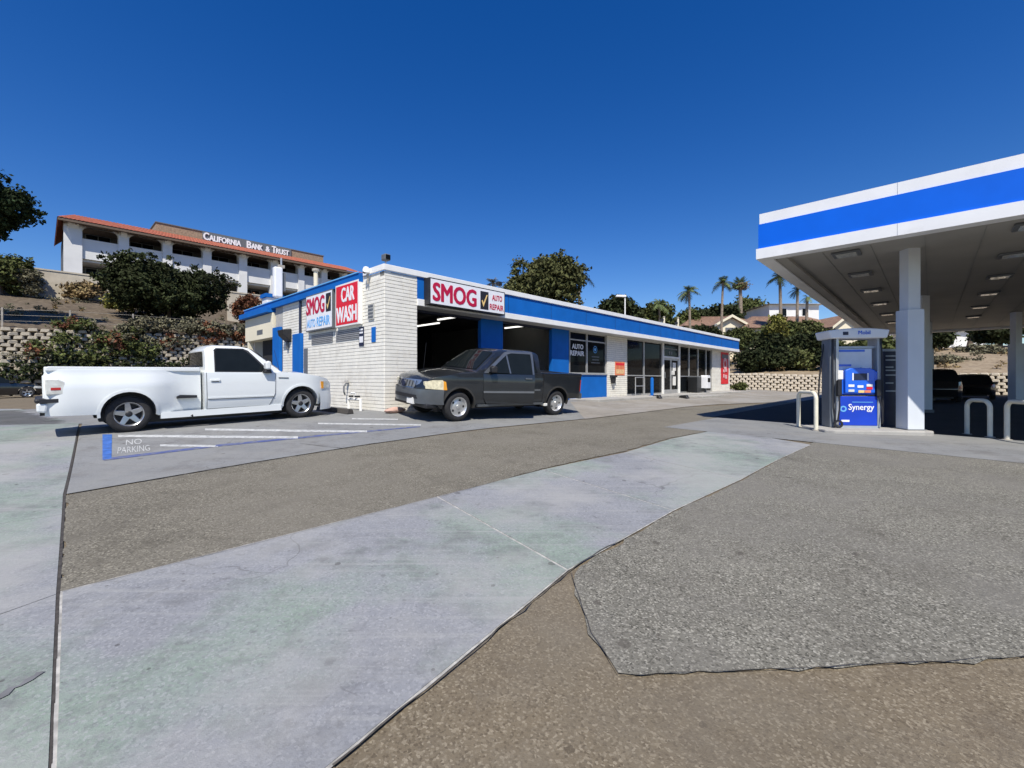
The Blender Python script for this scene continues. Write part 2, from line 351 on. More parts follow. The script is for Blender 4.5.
def shrink(poly, d):
    c = np.mean(poly, 0); out = []
    k = len(poly)
    for i in range(k):
        a, b, c_ = np.array(poly[i - 1]), np.array(poly[i]), np.array(poly[(i + 1) % k])
        e1 = (b - a) / (np.linalg.norm(b - a) + 1e-9); e2 = (c_ - b) / (np.linalg.norm(c_ - b) + 1e-9)
        n1 = np.array((-e1[1], e1[0])); n2 = np.array((-e2[1], e2[0])); n = n1 + n2; n /= max(np.linalg.norm(n), 1e-6)
        q = b + n * d / max(.4, n @ n1)
        out.append(q)
    ar = lambda p: .5 * sum(p[i - 1][0] * p[i][1] - p[i][0] * p[i - 1][1] for i in range(len(p)))
    if abs(ar(out)) > abs(ar(poly)): return shrink(poly[::-1], d)
    return out
G = lambda *pp: [ground_px(*p) for p in pp]
# ------------------------------------------------------------------ ground
xs = sorted(set([-1500, -700, -350, -200, -120] + list(range(-80, 81, 4)) + [120, 200, 350, 700, 1500] + [i * .8 for i in range(-30, 46)]))
ys = sorted(set([-1500, -600, -200, -80, -40] + list(range(-20, 81, 4)) + [120, 200, 350, 700, 1500] + [i * .8 for i in range(-3, 46)]))
mb = MB(); ny = len(ys)
for x in xs:
    for y in ys: mb.v.append((x, y, gz(x, y) - .007))
for i in range(len(xs) - 1):
    for j in range(ny - 1): a = i * ny + j; mb.f.append((a, a + ny, a + ny + 1, a + 1))
tag(mb.build("ground", M_BRN), "brown weathered asphalt ground of the forecourt sloping down to the viewer", "ground", kind="structure")
road = tag(drape("road", ragged(G((436, 498.3), (60.5, 593), (66, 495.5), (195, 473), (254, 463), (361, 446), (488, 429.5), (600, 418), (686, 407.3), (760, 404), (800, 398.5), (800, 430), (715, 430), (671, 438), (624, 451.5), (542, 469))), M_ASP, .004),
    "grey brown asphalt lane between the concrete strip and the shop apron", "asphalt lane", kind="structure")
tag(drape("asphalt_patch", ragged(G((571, 572), (590, 634), (619, 676), (760, 671), (1024, 658), (1500, 640), (1300, 495), (1024, 460), (876, 446), (815, 441), (809, 446), (775, 462), (741, 482), (674, 512))), M_AGG, .004),
    "coarse pale grey aggregate asphalt patch before the fuel canopy", "asphalt patch", kind="structure")
tag(drape("lane", [ground_px(585, 419.3), ground_px(640, 412.8), ground_px(686, 407), ground_px(716, 404.5), P(25, -7.4), P(36.8, -8), P(36.8, 3), P(30.9, 3), P(30.9, -.9), P(9.6, -.9), P(9.6, -.3), P(8.2, -.3)], M_TAN, .0112), "pale concrete paving along the shop front", "paving", kind="structure")
def slab_set(name, label, polys, m, off=.008, gap=.012):
    r = thing(name, label, "paving", (0, 0, 0)); r["kind"] = "structure"
    hull = None
    for p in polys:
        drape("concrete_slab", shrink(p, gap), m, off, r, thick=.006)
    return r
A = [(437, 497), (568, 571)]; B = [(542, 470), (674, 511)]; Cc = [(624, 453), (741, 480)]; Dd = [(671, 439), (778, 460)]; Ee = [(719, 429.5), (811, 445)]
strip = [[(60.3, 592.5), A[0], A[1], (330, 768), (280, 812), (50, 812), (52.6, 768)], [A[0], B[0], B[1], A[1]], [B[0], Cc[0], Cc[1], B[1]], [Cc[0], Dd[0], Dd[1], Cc[1]], [Dd[0], Ee[0], Ee[1], Dd[1]]]
drape("joint_dirt", G((60, 592), A[0], B[0], Cc[0], Dd[0], Ee[0], Ee[1], Dd[1], Cc[1], B[1], A[1], (332, 768), (282, 814), (49, 814)), M_CURBJ, .0045)
tag(bpy.data.objects["joint_dirt"], "pale dirt in the joints under the diagonal concrete strip", "paving joint", kind="structure")
st = slab_set("pavement", "pale diagonal concrete drive strip with green stains and long joints", [G(*q) for q in strip], M_CON, gap=.011)
# left slabs
vj = [(75.5, 441), (63.5, 495), (62.5, 515), (57, 595), (50, 768), (47, 812)]
leftp = [[(-400, 441), (75.5, 441), (63.5, 495), (62.5, 515), (-400, 585)], [(-400, 585), (62.5, 515), (57, 595), (-400, 760)], [(-400, 760), (57, 595), (50, 768), (47, 812), (-400, 812)], [(-250, 409), (20, 409), (79, 424), (75.5, 441), (-400, 441)]]
drape("joint_line", G((-400, 409), (81, 409), (77, 441), (66, 495), (64.8, 515), (60.2, 595), (52.5, 768), (49.8, 814), (-400, 814)), M_JOINT, .0045)
tag(bpy.data.objects["joint_line"], "dark dirt in the joints of the left paving", "paving joint", kind="structure")
slab_set("pavement", "blue grey concrete paving left of the long straight joint", [G(*q) for q in leftp], M_CON, gap=.005)
# apron before the shop with the parking bay
ap = G((82, 424), (78, 441), (66.5, 494.5), (195, 472.5), (254, 462.5), (361, 445.5), (488, 428.5), (600, 417.5))
apr = [np.array(q) for q in ap] + [P(13, -.2), P(9.0, -.2), P(9.0, .58), P(1.1, .58), P(1.1, -.02), P(-.02, -.02), P(-.02, 12), P(-14, 12)]
apo = drape("apron", apr, M_CON2, .008); tag(apo, "stained grey concrete apron round the shop corner under both pickup trucks", "apron", kind="structure")
def paint(name, pts, m, label, cat="marking"):
    o = drape(name, G(*pts), m, .0125); return tag(o, label, cat)
def stripe(a, b, h, label):
    paint("parking_stripe", [(a[0], a[1] - h / 2), (b[0], b[1] - h / 2), (b[0], b[1] + h / 2), (a[0], a[1] + h / 2)], M_PWHITE, label)["group"] = "white hatch stripes of the parking bay"
stripe((118, 436.5), (298, 438), 2.2, "white hatch stripe starting beside the thick blue bar")
stripe((160, 446), (218, 446.8), 2.0, "short white hatch stripe nearest the viewer beside painted words")
stripe((205, 430), (367, 432), 1.9, "long white hatch stripe ending below the white truck's nose")
stripe((318, 424), (421, 425.4), 1.4, "white hatch stripe running to the grey truck's bumper")
stripe((352, 419.2), (398, 419.8), 1.1, "thin white hatch stripe closest to the brick corner")
paint("parking_bar", [(102.5, 435), (112, 435), (111.5, 459.3), (102.5, 460.8)], M_PBLUE, "thick blue bar at the end of the marked parking bay")
paint("parking_line", [(104, 459), (220, 445), (330, 434.6), (420, 426.6), (420, 427.6), (330, 436), (220, 447), (104, 461.4)], M_PNAVY, "thin faded blue line bounding the hatched parking bay")
M_SEAM = mat("old_tar", (.075, .068, .058), .95, var=.4, scale=20)
def seam(px, label, wd=.012, m=M_JOINT):
    pts = G(*px); q = []
    for i in range(len(pts) - 1):
        n_ = max(2, int(np.linalg.norm(pts[i + 1] - pts[i]) / .12))
        for k in range(n_): q.append(pts[i] + (pts[i + 1] - pts[i]) * k / n_)
    q.append(pts[-1]); q = [p + rng.normal(size=2) * .006 for p in q]; mb = MB()
    for i, p in enumerate(q):
        d = q[min(i + 1, len(q) - 1)] - q[max(i - 1, 0)]; d /= np.linalg.norm(d); nn = np.array((-d[1], d[0])) * wd * rng.uniform(.4, 1.3)
        for e in (p + nn, p - nn): mb.v.append((e[0], e[1], gz(*e) + .0135))
    mb.f = [(2 * i, 2 * i + 1, 2 * i + 3, 2 * i + 2) for i in range(len(q) - 1)]
    tag(mb.build("tar_seam", m), label, "seam", kind="structure")
seam([(571, 573), (591, 634), (620, 676.5), (760, 671.5), (1030, 658)], "dark ragged seam round the pale aggregate patch", .0022, M_SEAM)
seam([(333, 769), (568, 573.5), (600, 552), (640, 531)], "dark ragged seam along the concrete strip's lower edge", .0045, M_SEAM)
seam([(61, 593), (250, 546), (436, 498.5), (542, 470)], "dark thin seam along the concrete strip's upper edge", .003, M_SEAM)
seam([(66, 495.5), (195, 473.3), (361, 446.3), (488, 429.3)], "thin seam between the apron and the asphalt lane", .004)
seam([(300, 444), (345, 449), (375, 443.5)], "crack across the apron beyond the asphalt lane", .006)
seam([(-6, 703), (14, 690), (30, 681), (43, 673)], "dark tyre scuff on the left paving near the viewer", .02, mat("scuff", (.15, .152, .156), .9, var=.3, scale=8))
# words NO PARKING painted in the bay
pc = ground_px(134, 446); e1 = np.array((pc[1], -pc[0])); e1 /= np.linalg.norm(e1); wl = .42
np_ = thing("painted_words", "white NO PARKING words painted on the concrete beside the blue bar", "marking", (pc[0], pc[1], gz(*pc) + .013), math.atan2(e1[1], e1[0]))
for i, (t_, zz) in enumerate((("NO", .06), ("PARKING", -.42))):
    me, wd = text_mesh(t_, .36, wl * (.5 if i == 0 else .95), 0, 0)
    for q in me.vertices: q.co = (q.co.x - wd / 2, q.co.z * 1.25 + zz * 1.25, gz(pc[0], pc[1]) * 0)
    o = link("lettering", me, M_PWHITE, np_); 
    dx = gz(*(pc + e1)) - gz(*(pc - e1)); e2 = np.array((-e1[1], e1[0])); dy = gz(*(pc + e2)) - gz(*(pc - e2))
    for q in me.vertices: q.co.z = q.co.x * dx / 2 + q.co.y * dy / 2
# ------------------------------------------------------------------ walls of crib blocks and the hillside
def crib_block_mesh(w_, h_, d_):
    m_ = MB(); y = -d_
    pr = [(-w_ / 2, -h_ * .48), (w_ / 2, -h_ * .48), (w_ / 2 * .92, h_ * .3), (w_ / 2 * .6, h_ * .48), (-w_ / 2 * .6, h_ * .48), (-w_ / 2 * .92, h_ * .3)]
    k = len(pr); b = [(x * .8, y, z * .8) for x, z in pr]; mid = [(x, y * .7, z) for x, z in pr]; bk = [(x, d_ * .6, z) for x, z in pr]
    m_.v = b + mid + bk; m_.f.append(tuple(range(k)))
    for o_ in (0, k):
        for i in range(k): j = (i + 1) % k; m_.f.append((o_ + i, o_ + j, o_ + k + j, o_ + k + i))
    return m_
def crib_wall(name, label, origin, rot, length, base_fn, top_fn, m, pitch, rowh, batter, see, limit=300, fill=.8, jit=.02):
    wall = thing(name, label, "retaining wall", (origin[0], origin[1], 0), rot)
    bmk = crib_block_mesh(pitch * fill, rowh * .94, .22); me = bmk.mesh("block"); me.materials.append(m)
    spots = []
    n = int(length / pitch)
    for i in range(n):
        x = i * pitch; z = base_fn(x) + rowh * .5; r = 0
        while z < top_fn(x):
            spots.append((x + (.5 * pitch if r % 2 else 0), (z - base_fn(x)) * batter + random.uniform(-jit, jit), z + random.uniform(-.01, .01))); z += rowh; r += 1
    ca, sa = math.cos(rot), math.sin(rot)
    def dist(p):
        wx, wy = origin[0] + p[0] * ca - p[1] * sa, origin[1] + p[0] * sa + p[1] * ca
        px = HX + F * wx / max(wy, .1); return wy + (0 if -10 < px < 1034 and wy > 0 and see(px) else 1e4)
    spots.sort(key=dist); rest = MB()
    for i, p in enumerate(spots):
        if i < limit:
            o = link("block", me, m, wall); o.location = p; o.rotation_euler = (random.uniform(-1, 1) * jit * 2.2, random.uniform(-1, 1) * jit, random.uniform(-1, 1) * jit * 3)
        else:
            b = len(rest.v); rest.v += [(a[0] + p[0], a[1] + p[1], a[2] + p[2]) for a in bmk.v]; rest.f += [tuple(b + q for q in f) for f in bmk.f]
    if rest.v: tag(rest.build("block_rows", m, wall), kind="stuff")
    k = MB(); K = 24
    for i in range(K):
        x0, x1 = -pitch / 2 + (length + pitch) * i / K, -pitch / 2 + (length + pitch) * (i + 1) / K
        h0, h1 = top_fn(x0) - base_fn(x0), top_fn(x1) - base_fn(x1)
        a = (x0, .12, base_fn(x0) - .3); b = (x1, .12, base_fn(x1) - .3); c = (x1, .12 + h1 * batter, top_fn(x1) - .1); d = (x0, .12 + h0 * batter, top_fn(x0) - .1)
        k.quad(a, b, c, d); k.quad(d, c, (c[0], c[1] + .9, c[2]), (d[0], d[1] + .9, d[2]))
    k.build("earth_fill", mat("crib_earth", (.13, .105, .075), .95, var=.4, scale=3), wall)
    return wall
LV = 33.0; RU = 37.0
def ltop(x):                     # left wall top, x = metres along u from -62
    u = x - 62; return 5.15 + .3 * math.sin(u * .21 + 1) - .03 * max(0, u + 5)
pl = P(-62, LV)
crib_wall("retaining_wall", "tall beige planted crib block wall behind the white pickup", pl, ANG, 100, lambda x: gz_uv(x - 62, LV), ltop, M_BLOCK, .62, .27, .28, lambda px: px < 262, jit=.09)
pr_ = P(RU, LV + 1)
crib_wall("retaining_wall", "low pale crib block wall at the back right below the slope", pr_, ANG - math.pi / 2, 75, lambda x: gz_uv(RU, LV + 1 - x), lambda x: gz_uv(RU, LV + 1 - x) + 1.5, M_BLOCKR, .50, .21, .12, lambda px: px > 725, fill=.83)
def hill_z(u, v):
    zl = -99; zr = -99
    if v >= LV:
        d = v - LV - 1.2; zl = ltop(max(0, min(u + 62, 100))) - .05 + (0 if d < 0 else min(d, 19.3) * .245 + min(max(d - 20.6, 0) * 1.6, 3.2))
    if u >= RU:
        d = u - RU - .3; zr = gz_uv(RU, v) + 1.42 + min(max(d, 0) * .115, 3.45) + .02 * max(0, d - 30)
    z = max(zl, zr)
    return z + .18 * math.sin(u * .9 + v * .3) * math.sin(v * .7 - u * .2) * (1 if min(abs(v - LV), abs(u - RU)) > 2 else 0)
us = sorted(set([-400, -250, -160, -110] + [RU + .3, RU + 1.5] + list(range(-90, 37, 3)) + list(range(39, 120, 3)) + [150, 220, 400]))
vv = sorted(set([-400, -200, -120] + list(range(-90, 33, 3)) + [LV + 1.3, LV + 2.6, LV + 20.5, LV + 21.8, LV + 23.9] + list(range(37, 100, 3)) + [130, 200, 400]))
mb = MB(); idx = {}; fl = []
for i, a in enumerate(us):
    for j, b in enumerate(vv):
        if a >= RU + .25 or b >= LV + 1.2: idx[i, j] = len(mb.v); p = P(a, b); mb.v.append((p[0], p[1], hill_z(a, b)))
for i in range(len(us) - 1):
    for j in range(len(vv) - 1):
        q = [(i, j), (i + 1, j), (i + 1, j + 1), (i, j + 1)]
        if all(x in idx for x in q): (fl if us[i] < RU - .1 else mb.f).append(tuple(idx[x] for x in q))
tag(mb.build("hillside", M_DRY), "dry tan hillside rising behind the low pale wall", "hillside", kind="structure")
mb.f = fl; tag(mb.build("hillside", M_MULCH), "dark brown slope between the tall crib wall and the bank", "hillside", kind="structure")
def ell(u, v, z): p = P(u, v); return (p[0], p[1], z)
# ------------------------------------------------------------------ the repair shop
BL = 30.6; BD = 11.6; H = 4.06; WY = .6
shop = at_uv("repair_shop", "long white brick repair shop with blue fascia and open garage bays", "building", 0, 0, .62)
def bricks(name, n_axis, a0, a1, z0, z1, face, parent, holes=(), out=-1, m=M_BRICK):
    """courses of long blocks standing proud of a mortar bed; n_axis 'x': the face looks along x, running along y"""
    mb = MB(); ch = .1016; ln = .4; k = 0; z = z0
    while z < z1 - .03:
        zt = min(z + ch - .012, z1); a = a0 - (ln / 2 if k % 2 else 0)
        while a < a1:
            s, e = max(a, a0), min(a + ln - .003, a1)
            if e - s > .03 and not any(h[0] < (s + e) / 2 < h[1] and h[2] < (z + zt) / 2 < h[3] for h in holes):
                d = random.uniform(.010, .014) * out; zz = random.uniform(-.0015, .0015)
                f = (lambda al, dp, zv: (face + dp, al, zv)) if n_axis == 'x' else (lambda al, dp, zv: (al, face + dp, zv))
                b = len(mb.v); c = .003
                mb.v += [f(s, 0, z), f(e, 0, z), f(e, 0, zt), f(s, 0, zt), f(s + c, d, z + c + zz), f(e - c, d, z + c + zz), f(e - c, d, zt - c + zz), f(s + c, d, zt - c + zz)]
                mb.f += [tuple(b + i for i in q) for q in ((4, 5, 6, 7), (0, 1, 5, 4), (1, 2, 6, 5), (2, 3, 7, 6), (3, 0, 4, 7))]
            a += ln
        z += ch; k += 1
    o = mb.build(name, m, parent); return tag(o, kind="stuff")
# side wall (looks towards the white truck), corner pier
sidew = MB().box(0, .22, .22, 8.19, 0, 3.75).build("side_wall", M_MORT, shop)
bricks("brick_courses", 'x', 0, 7.4, 0, 3.75, 0, sidew)
pier = MB().box(0, 1.06, 0, .22, 0, 3.88).box(.84, 1.06, .22, .9, 0, 3.05).build("corner_pier", M_MORT, shop)
bricks("brick_courses", 'y', 0, 1.06, 0, 3.88, 0, pier)
MB().box(0, .2, -.001, 1.2, 3.75, 3.88).build("parapet_block", M_BRICK, shop)
MB().box(-.05, BL + .25, -.06, .02, 3.892, 4.06).box(-.05, -.01, .02, 1.1, 3.892, 4.06).build("top_trim", M_WTRIM, shop, bevel=.012)
MB().box(1.06, BL + .22, -.012, .05, 3.25, 3.888).box(BL + .16, BL + .22, .05, 4, 3.25, 3.888).build("blue_fascia", M_BLUE, shop)
for x in np.arange(4.9, BL, 2.44): MB().box(x - .006, x + .006, -.016, -.01, 3.26, 3.885).build("fascia_seam", M_NAVY, shop)
MB().box(1.06, BL + .24, -.05, .04, 3.05, 3.246).box(BL + .14, BL + .24, .04, 4, 3.05, 3.246).build("lower_trim", M_WTRIM, shop, bevel=.01)
MB().box(1.06, BL + .2, .045, 1.0, 3.052, 3.10).build("soffit", mat("soffit_paint", (.5, .5, .48), .7), shop)
MB().box(.05, BL + .15, .06, BD, 3.80, 3.89).build("roof", mat("roof_gravel", (.45, .44, .42), .9), shop)
sf = MB().box(-.14, -.016, 1.15, BD + .1, 3.74, 4.0).build("side_fascia", M_BLUE, shop)
MB().box(-.17, -.145, 1.15, BD + .1, 3.985, 4.02).build("side_fascia_cap", M_SBLUE, shop)
fx = [s_px(p, WY) for p in (481, 503, 552, 569, 570.5, 588, 607, 627, 645, 663, 680, 690, 699, 707, 712, 730)]
x1a, x1b, x2a, x2b, wx0, wx1, wx2, st0, st1, dr0, dr1, sg1, sg2, sg3, ep0, ep1 = fx
for a, b in ((x1a, x1b), (x2a, x2b)): MB().box(a, b, WY, WY + .16, 0, 3.05).build("bay_pillar", M_BLUE, shop, bevel=.01)
MB().box(1.06, x1a, WY, WY + .2, 2.98, 3.05).box(x1b, x2a, WY, WY + .2, 2.98, 3.05).build("bay_header", M_NAVY, shop)
# garage room
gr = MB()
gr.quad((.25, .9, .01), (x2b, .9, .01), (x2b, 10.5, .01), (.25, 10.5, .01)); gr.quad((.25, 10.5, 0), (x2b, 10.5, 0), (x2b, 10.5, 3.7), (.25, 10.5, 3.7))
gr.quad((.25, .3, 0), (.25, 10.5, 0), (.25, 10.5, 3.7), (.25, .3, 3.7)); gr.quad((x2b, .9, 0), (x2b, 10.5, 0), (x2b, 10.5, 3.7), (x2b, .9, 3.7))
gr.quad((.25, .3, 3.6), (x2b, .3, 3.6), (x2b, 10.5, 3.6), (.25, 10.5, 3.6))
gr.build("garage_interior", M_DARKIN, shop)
# things standing in the garage
tc = at_uv("tool_chest", "dark blue tool chest at the back of the left garage bay", "tool chest", 3.0, 8.5, .635)
MB().box(-.6, .6, -.25, .25, .08, 1.1).build("cabinet", M_NAVY, tc, bevel=.02)
for k in range(4): MB().box(-.55, .55, -.27, -.25, .15 + k * .23, .34 + k * .23).build("drawer", M_BLUE, tc)
for sx in (-.5, .5): MB().lathe([(.0, -.03), (.06, -.03), (.06, .03), (0, .03)], (sx, 0, .06), 'y', 12).build("caster", M_BLACK, tc)
def tube_light(px0, py0, px1, py1, vd, lab):
    ua, ub = s_px(px0, vd), s_px(px1, vd + .0); z = z_px((py0 + py1) / 2, (ua + ub) / 2, vd)
    return ua, ub, z
for (px, py, ln_, lab) in ((452, 317, 1.9, "lit fluorescent tube nearest the SMOG sign in the left bay"), (428, 324, 1.7, "dimmer lit fluorescent tube deep in the left bay"), (519, 326, 1.9, "upper lit fluorescent tube in the right garage bay"), (524, 331, 2.2, "lower lit fluorescent tube in the right garage bay")):
    dv = .8
    while z_px(py, s_px(px, dv), dv) < 4.0 and dv < 9: dv += .05
    uu = s_px(px, dv); z = z_px(py, uu, dv)
    tl = at_uv("tube_light", lab, "light", uu, dv, min(z, 4.1), group="lit tubes in the garage")
    MB().box(-.07, .07, -ln_ / 2, ln_ / 2, .0, .05).build("housing", M_WTRIM, tl); MB().lathe([(.0, -ln_ / 2 + .03), (.03, -ln_ / 2 + .03), (.03, ln_ / 2 - .03), (0, ln_ / 2 - .03)], (0, 0, -.03), 'y', 8).build("tube", M_TUBE, tl)
    for q in (-ln_ / 2 + .1, ln_ / 2 - .1): MB().box(-.01, .01, q - .01, q + .01, .05, 4.25 - tl.location.z).build("hanger", M_ALU, tl)
# office window over a blue panel
MB().box(x2b, wx2, WY + .02, WY + .25, 0, 1.12).build("blue_panel", M_BLUE, shop)
MB().box(x2b, wx2, WY - .03, WY + .3, 1.12, 1.17).build("window_sill", M_ALU, shop)
def window(x0, x1, z0, z1, name="window", y=WY + .1, fr=.05, m=M_GLASS, verts=(), hors=()):
    f = MB().box(x0, x0 + fr, y - .05, y + .05, z0, z1).box(x1 - fr, x1, y - .05, y + .05, z0, z1).box(x0 + fr, x1 - fr, y - .05, y + .05, z0, z0 + fr).box(x0 + fr, x1 - fr, y - .05, y + .05, z1 - fr, z1)
    for h in hors: f.box(x0 + fr, x1 - fr, y - .045, y + .045, h - fr / 2, h + fr / 2)
    o = f.build(name, M_ALU, shop)
    zs = [z0] + list(hors) + [z1]
    for a, b in zip(zs[:-1], zs[1:]): MB().box(x0 + .02, x1 - .02, y, y + .012, a + .01, b - .01).build("pane", m, o)
    return o
w1 = window(wx0, wx1, 1.17, 3.05, hors=(2.68,)); w2 = window(wx1, wx2, 1.17, 3.05, hors=(2.68,))
xt = wx0 + .12
for i, t_ in enumerate(("AUTO", "REPAIR")):
    text(t_, M_SWHITE, w1, (xt + (.13 if i == 0 else 0), WY + .095, 2.28 - i * .30), .21, .86 if i == 0 else 1.06, .06)
MB().lathe([(.14, 0), (.17, 0), (.17, .004), (.14, .004)], (wx1 + .75, WY + .094, 2.32), 'y', 20, True).build("round_emblem", M_SBLUE, w2)
MB().lathe([(.0, 0), (.08, 0), (.08, .004), (0, .004)], (wx1 + .75, WY + .094, 2.32), 'y', 16).build("round_emblem", M_SBLUE, w2)
for k, (a, b) in enumerate(((.45, 1.1), (.5, 1.05), (.4, 1.15))): MB().box(wx1 + a, wx1 + b, WY + .092, WY + .096, 1.95 - k * .14, 2.0 - k * .14).build("small_print", M_TRIMG, w2)
# white brick pier, storefront, end pier
mp = MB().box(wx2, st0, WY, WY + .35, 0, 3.05).build("brick_pier", M_MORT, shop); bricks("brick_courses", 'y', wx2, st0, 0, 3.05, WY, mp)
ep = MB().box(ep0, BL, WY, WY + .35, 0, 3.05).box(BL - .3, BL, WY + .35, BD, 0, 3.8).build("end_pier", M_MORT, shop); bricks("brick_courses", 'y', ep0, BL, 0, 3.05, WY, ep)
MB().box(x2b, x2b + .2, .9, BD, 0, 3.8).box(0.22, BL - .3, BD - .2, BD, 0, 3.8).build("inner_wall", M_STUCCO, shop)
for a, b in ((st0, st1), (st1, dr0), (dr1, sg1), (sg1, sg2), (sg2, sg3), (sg3, ep0)):
    window(a, b, .08, 3.05, hors=(1.12,), fr=.055)
MB().box(st0, dr0, WY + .05, WY + .15, 0, .08).box(dr1, ep0, WY + .05, WY + .15, 0, .08).build("kick_plate", M_ALU, shop)
# shop door with transom and numbers
MB().box(dr0, dr0 + .12, WY - .02, WY + .16, 0, 3.05).box(dr1 - .12, dr1, WY - .02, WY + .16, 0, 3.05).box(dr0 + .12, dr1 - .12, WY - .02, WY + .16, 2.2, 2.3).build("door_frame", M_WTRIM, shop)
MB().box(dr0 + .12, dr1 - .12, WY + .06, WY + .08, 2.3, 3.05).build("transom_pane", M_GLASS, shop)
MB().box(dr0 + .3, dr1 - .3, WY + .05, WY + .055, 2.72, 2.82).build("transom_sign", M_TRIMG, shop)
mid = (dr0 + dr1) / 2
for a, b in ((dr0 + .13, mid - .005), (mid + .005, dr1 - .13)):
    d = MB().box(a, a + .09, WY + .05, WY + .1, .02, 2.19).box(b - .09, b, WY + .05, WY + .1, .02, 2.19).box(a + .09, b - .09, WY + .05, WY + .1, .02, .3).box(a + .09, b - .09, WY + .05, WY + .1, 2.08, 2.19).build("door", M_ALU, shop)
    MB().box(a + .09, b - .09, WY + .07, WY + .08, .3, 2.08).build("pane", M_GLASS, d)
    MB().tube([(a + .15, WY + .0, 1.0), (a + .15, WY + .0, 1.35)], .015).build("handle", M_CHROME, d)
for k, (a, z0, z1) in enumerate(((.62, 1.45, 1.95), (.62, .55, 1.1), (.45, 1.2, 1.45))): MB().box(mid + a - .35, mid + a + .12, WY + .062, WY + .066, z0, z1).build("door_notice", M_PAPER, shop)
MB().box(mid - .3, mid - .08, WY + .05, WY + .055, 2.42, 2.62).box(mid + .0, mid + .2, WY + .05, WY + .055, 2.42, 2.62).build("transom_sign", M_TRIMG, shop)
sh = MB().box(st0, ep0, 3.2, 3.3, 0, 3.6).box(st0, ep0, WY + .3, 3.2, 0, .02)
sh.build("shop_back_wall", M_DARKIN, shop)
# walkway and step
MB().box(x2b + .02, BL + .1, -.9, WY - .001, -.25, .065).build("walkway", M_CONP, shop, bevel=.02)
MB().box(dr0 - .6, dr1 + .4, -1.9, -.905, -.35, .0).build("door_step", M_CONP, shop, bevel=.02)
# side wall fittings in shop coordinates (x<0 is outside)
def side_sign(v0, v1, z0, z1, d=.16):
    s = MB().box(-d, -.018, v0, v1, z0, z1); return s
cw0, cw1 = t_px(358.5, -.15), t_px(335.5, -.15)
zc1 = z_px(279, -.15, cw0) - .62; zc0 = z_px(323.5, -.15, cw0) - .62
cs = at_uv("wall_sign", "red CAR WASH sign board with white letters on the side wall", "sign", 0, cw0, .62)
MB().box(-.15, -.018, 0, cw1 - cw0, zc0, zc1).build("sign_box", M_WTRIM, cs); MB().box(-.155, -.149, .05, cw1 - cw0 - .05, zc0 + .05, zc1 - .05).build("sign_face", M_RED, cs)
R9 = -math.pi / 2
text("CAR", M_SWHITE, cs, (-.157, 1.05, (zc0 + zc1) / 2 + .09), .42, .80, .05, R9)
text("WASH", M_SWHITE, cs, (-.157, cw1 - cw0 - .09, (zc0 + zc1) / 2 - .52), .46, cw1 - cw0 - .2, .05, R9)
sm0, sm1 = t_px(332.5, -.15), t_px(306, -.15)
zs1 = z_px(288.5, -.15, sm0) - .62; zs0 = z_px(327.5, -.15, sm0) - .62
ss = at_uv("wall_sign", "white SMOG auto repair sign board on the side wall beside the red board", "sign", 0, sm0, .62)
MB().box(-.15, -.018, 0, sm1 - sm0, zs0, zs1).build("sign_box", M_TRIMG, ss); MB().box(-.155, -.149, .04, sm1 - sm0 - .04, zs0 + .04, zs1 - .04).build("sign_face", M_SWHITE, ss)
hh = zs1 - zs0
text("SMOG", M_DRED, ss, (-.157, sm1 - sm0 - .08, zs0 + hh * .46), hh * .44, sm1 - sm0 - .66, .05, R9)
MB().box(-.158, -.1555, .1, .46, zs0 + hh * .44, zs1 - .1).build("check_panel", M_BLACK, ss)
def check(x, c0, c1, c2, zc, w_):     # a tick mark as a thin prism
    return [(c0, zc[0]), (c1, zc[1]), (c2, zc[2]), (c2 + w_ * .3, zc[2] + .0), (c1, zc[1] + w_), (c0 - w_ * .2, zc[0] + w_ * .6)]
zt = zs0 + hh * .5
MB().prism([(.40, zt + .16), (.33, zt), (.14, zt + .38), (.17, zt + .4), (.325, zt + .11), (.37, zt + .19)], -.162, -.1585, 'x').build("tick_mark", M_GOLD, ss)
text("AUTO", M_SBLUE, ss, (-.157, sm1 - sm0 - .12, zs0 + .13), hh * .22, .66, .02, R9); text("REPAIR", M_SBLUE, ss, (-.157, sm1 - sm0 - .9, zs0 + .13), hh * .24, .96, .03, R9)
lt = z_px(333, 0, 3.5) - .62; lb = z_px(343, 0, 3.5) - .62
for a, b in ((1.32, 2.86), (3.1, 4.72)):
    vent = MB().box(-.02, -.012, a, b, lb, lt).build("louver_vent", M_TRIMG, shop)
    for k in range(6): z = lb + (lt - lb) * (k + .5) / 6; MB().box(-.035, -.015, a + .02, b - .02, z - .018, z + .012).build("slat", M_ALU, vent)
def plate(name, label, v0, v1, za, zb, m, d=.012, marks=True):
    o = at_uv(name, label, "sign", 0, v0, .62); MB().box(-.02 - d, -.019, 0, v1 - v0, za, zb).build("plate", m, o)
    if marks:
        MB().box(-.024 - d, -.0205 - d, .03, v1 - v0 - .03, za + .1, za + .28).build("symbol", M_SWHITE, o)
        for k in range(2): MB().box(-.024 - d, -.0205 - d, .04, v1 - v0 - .04, zb - .1 - k * .09, zb - .05 - k * .09).build("print", M_SWHITE, o)
    return o
plate("parking_sign", "dark blue accessible parking plate left of the smaller blue plate", 1.08, 1.36, z_px(346, 0, 1.2) - .62, z_px(327, 0, 1.2) - .62, M_NAVY)
plate("parking_sign", "bright blue plate nearest the corner on the side wall", .42, .64, z_px(342, 0, .5) - .62, z_px(327, 0, .5) - .62, M_BLUE, marks=False)
vt = at_uv("wall_vent", "small grey metal vent high on the side wall near the corner", "vent", 0, .5, .62); 
za, zb = z_px(319, 0, .5) - .62, z_px(304, 0, .5) - .62
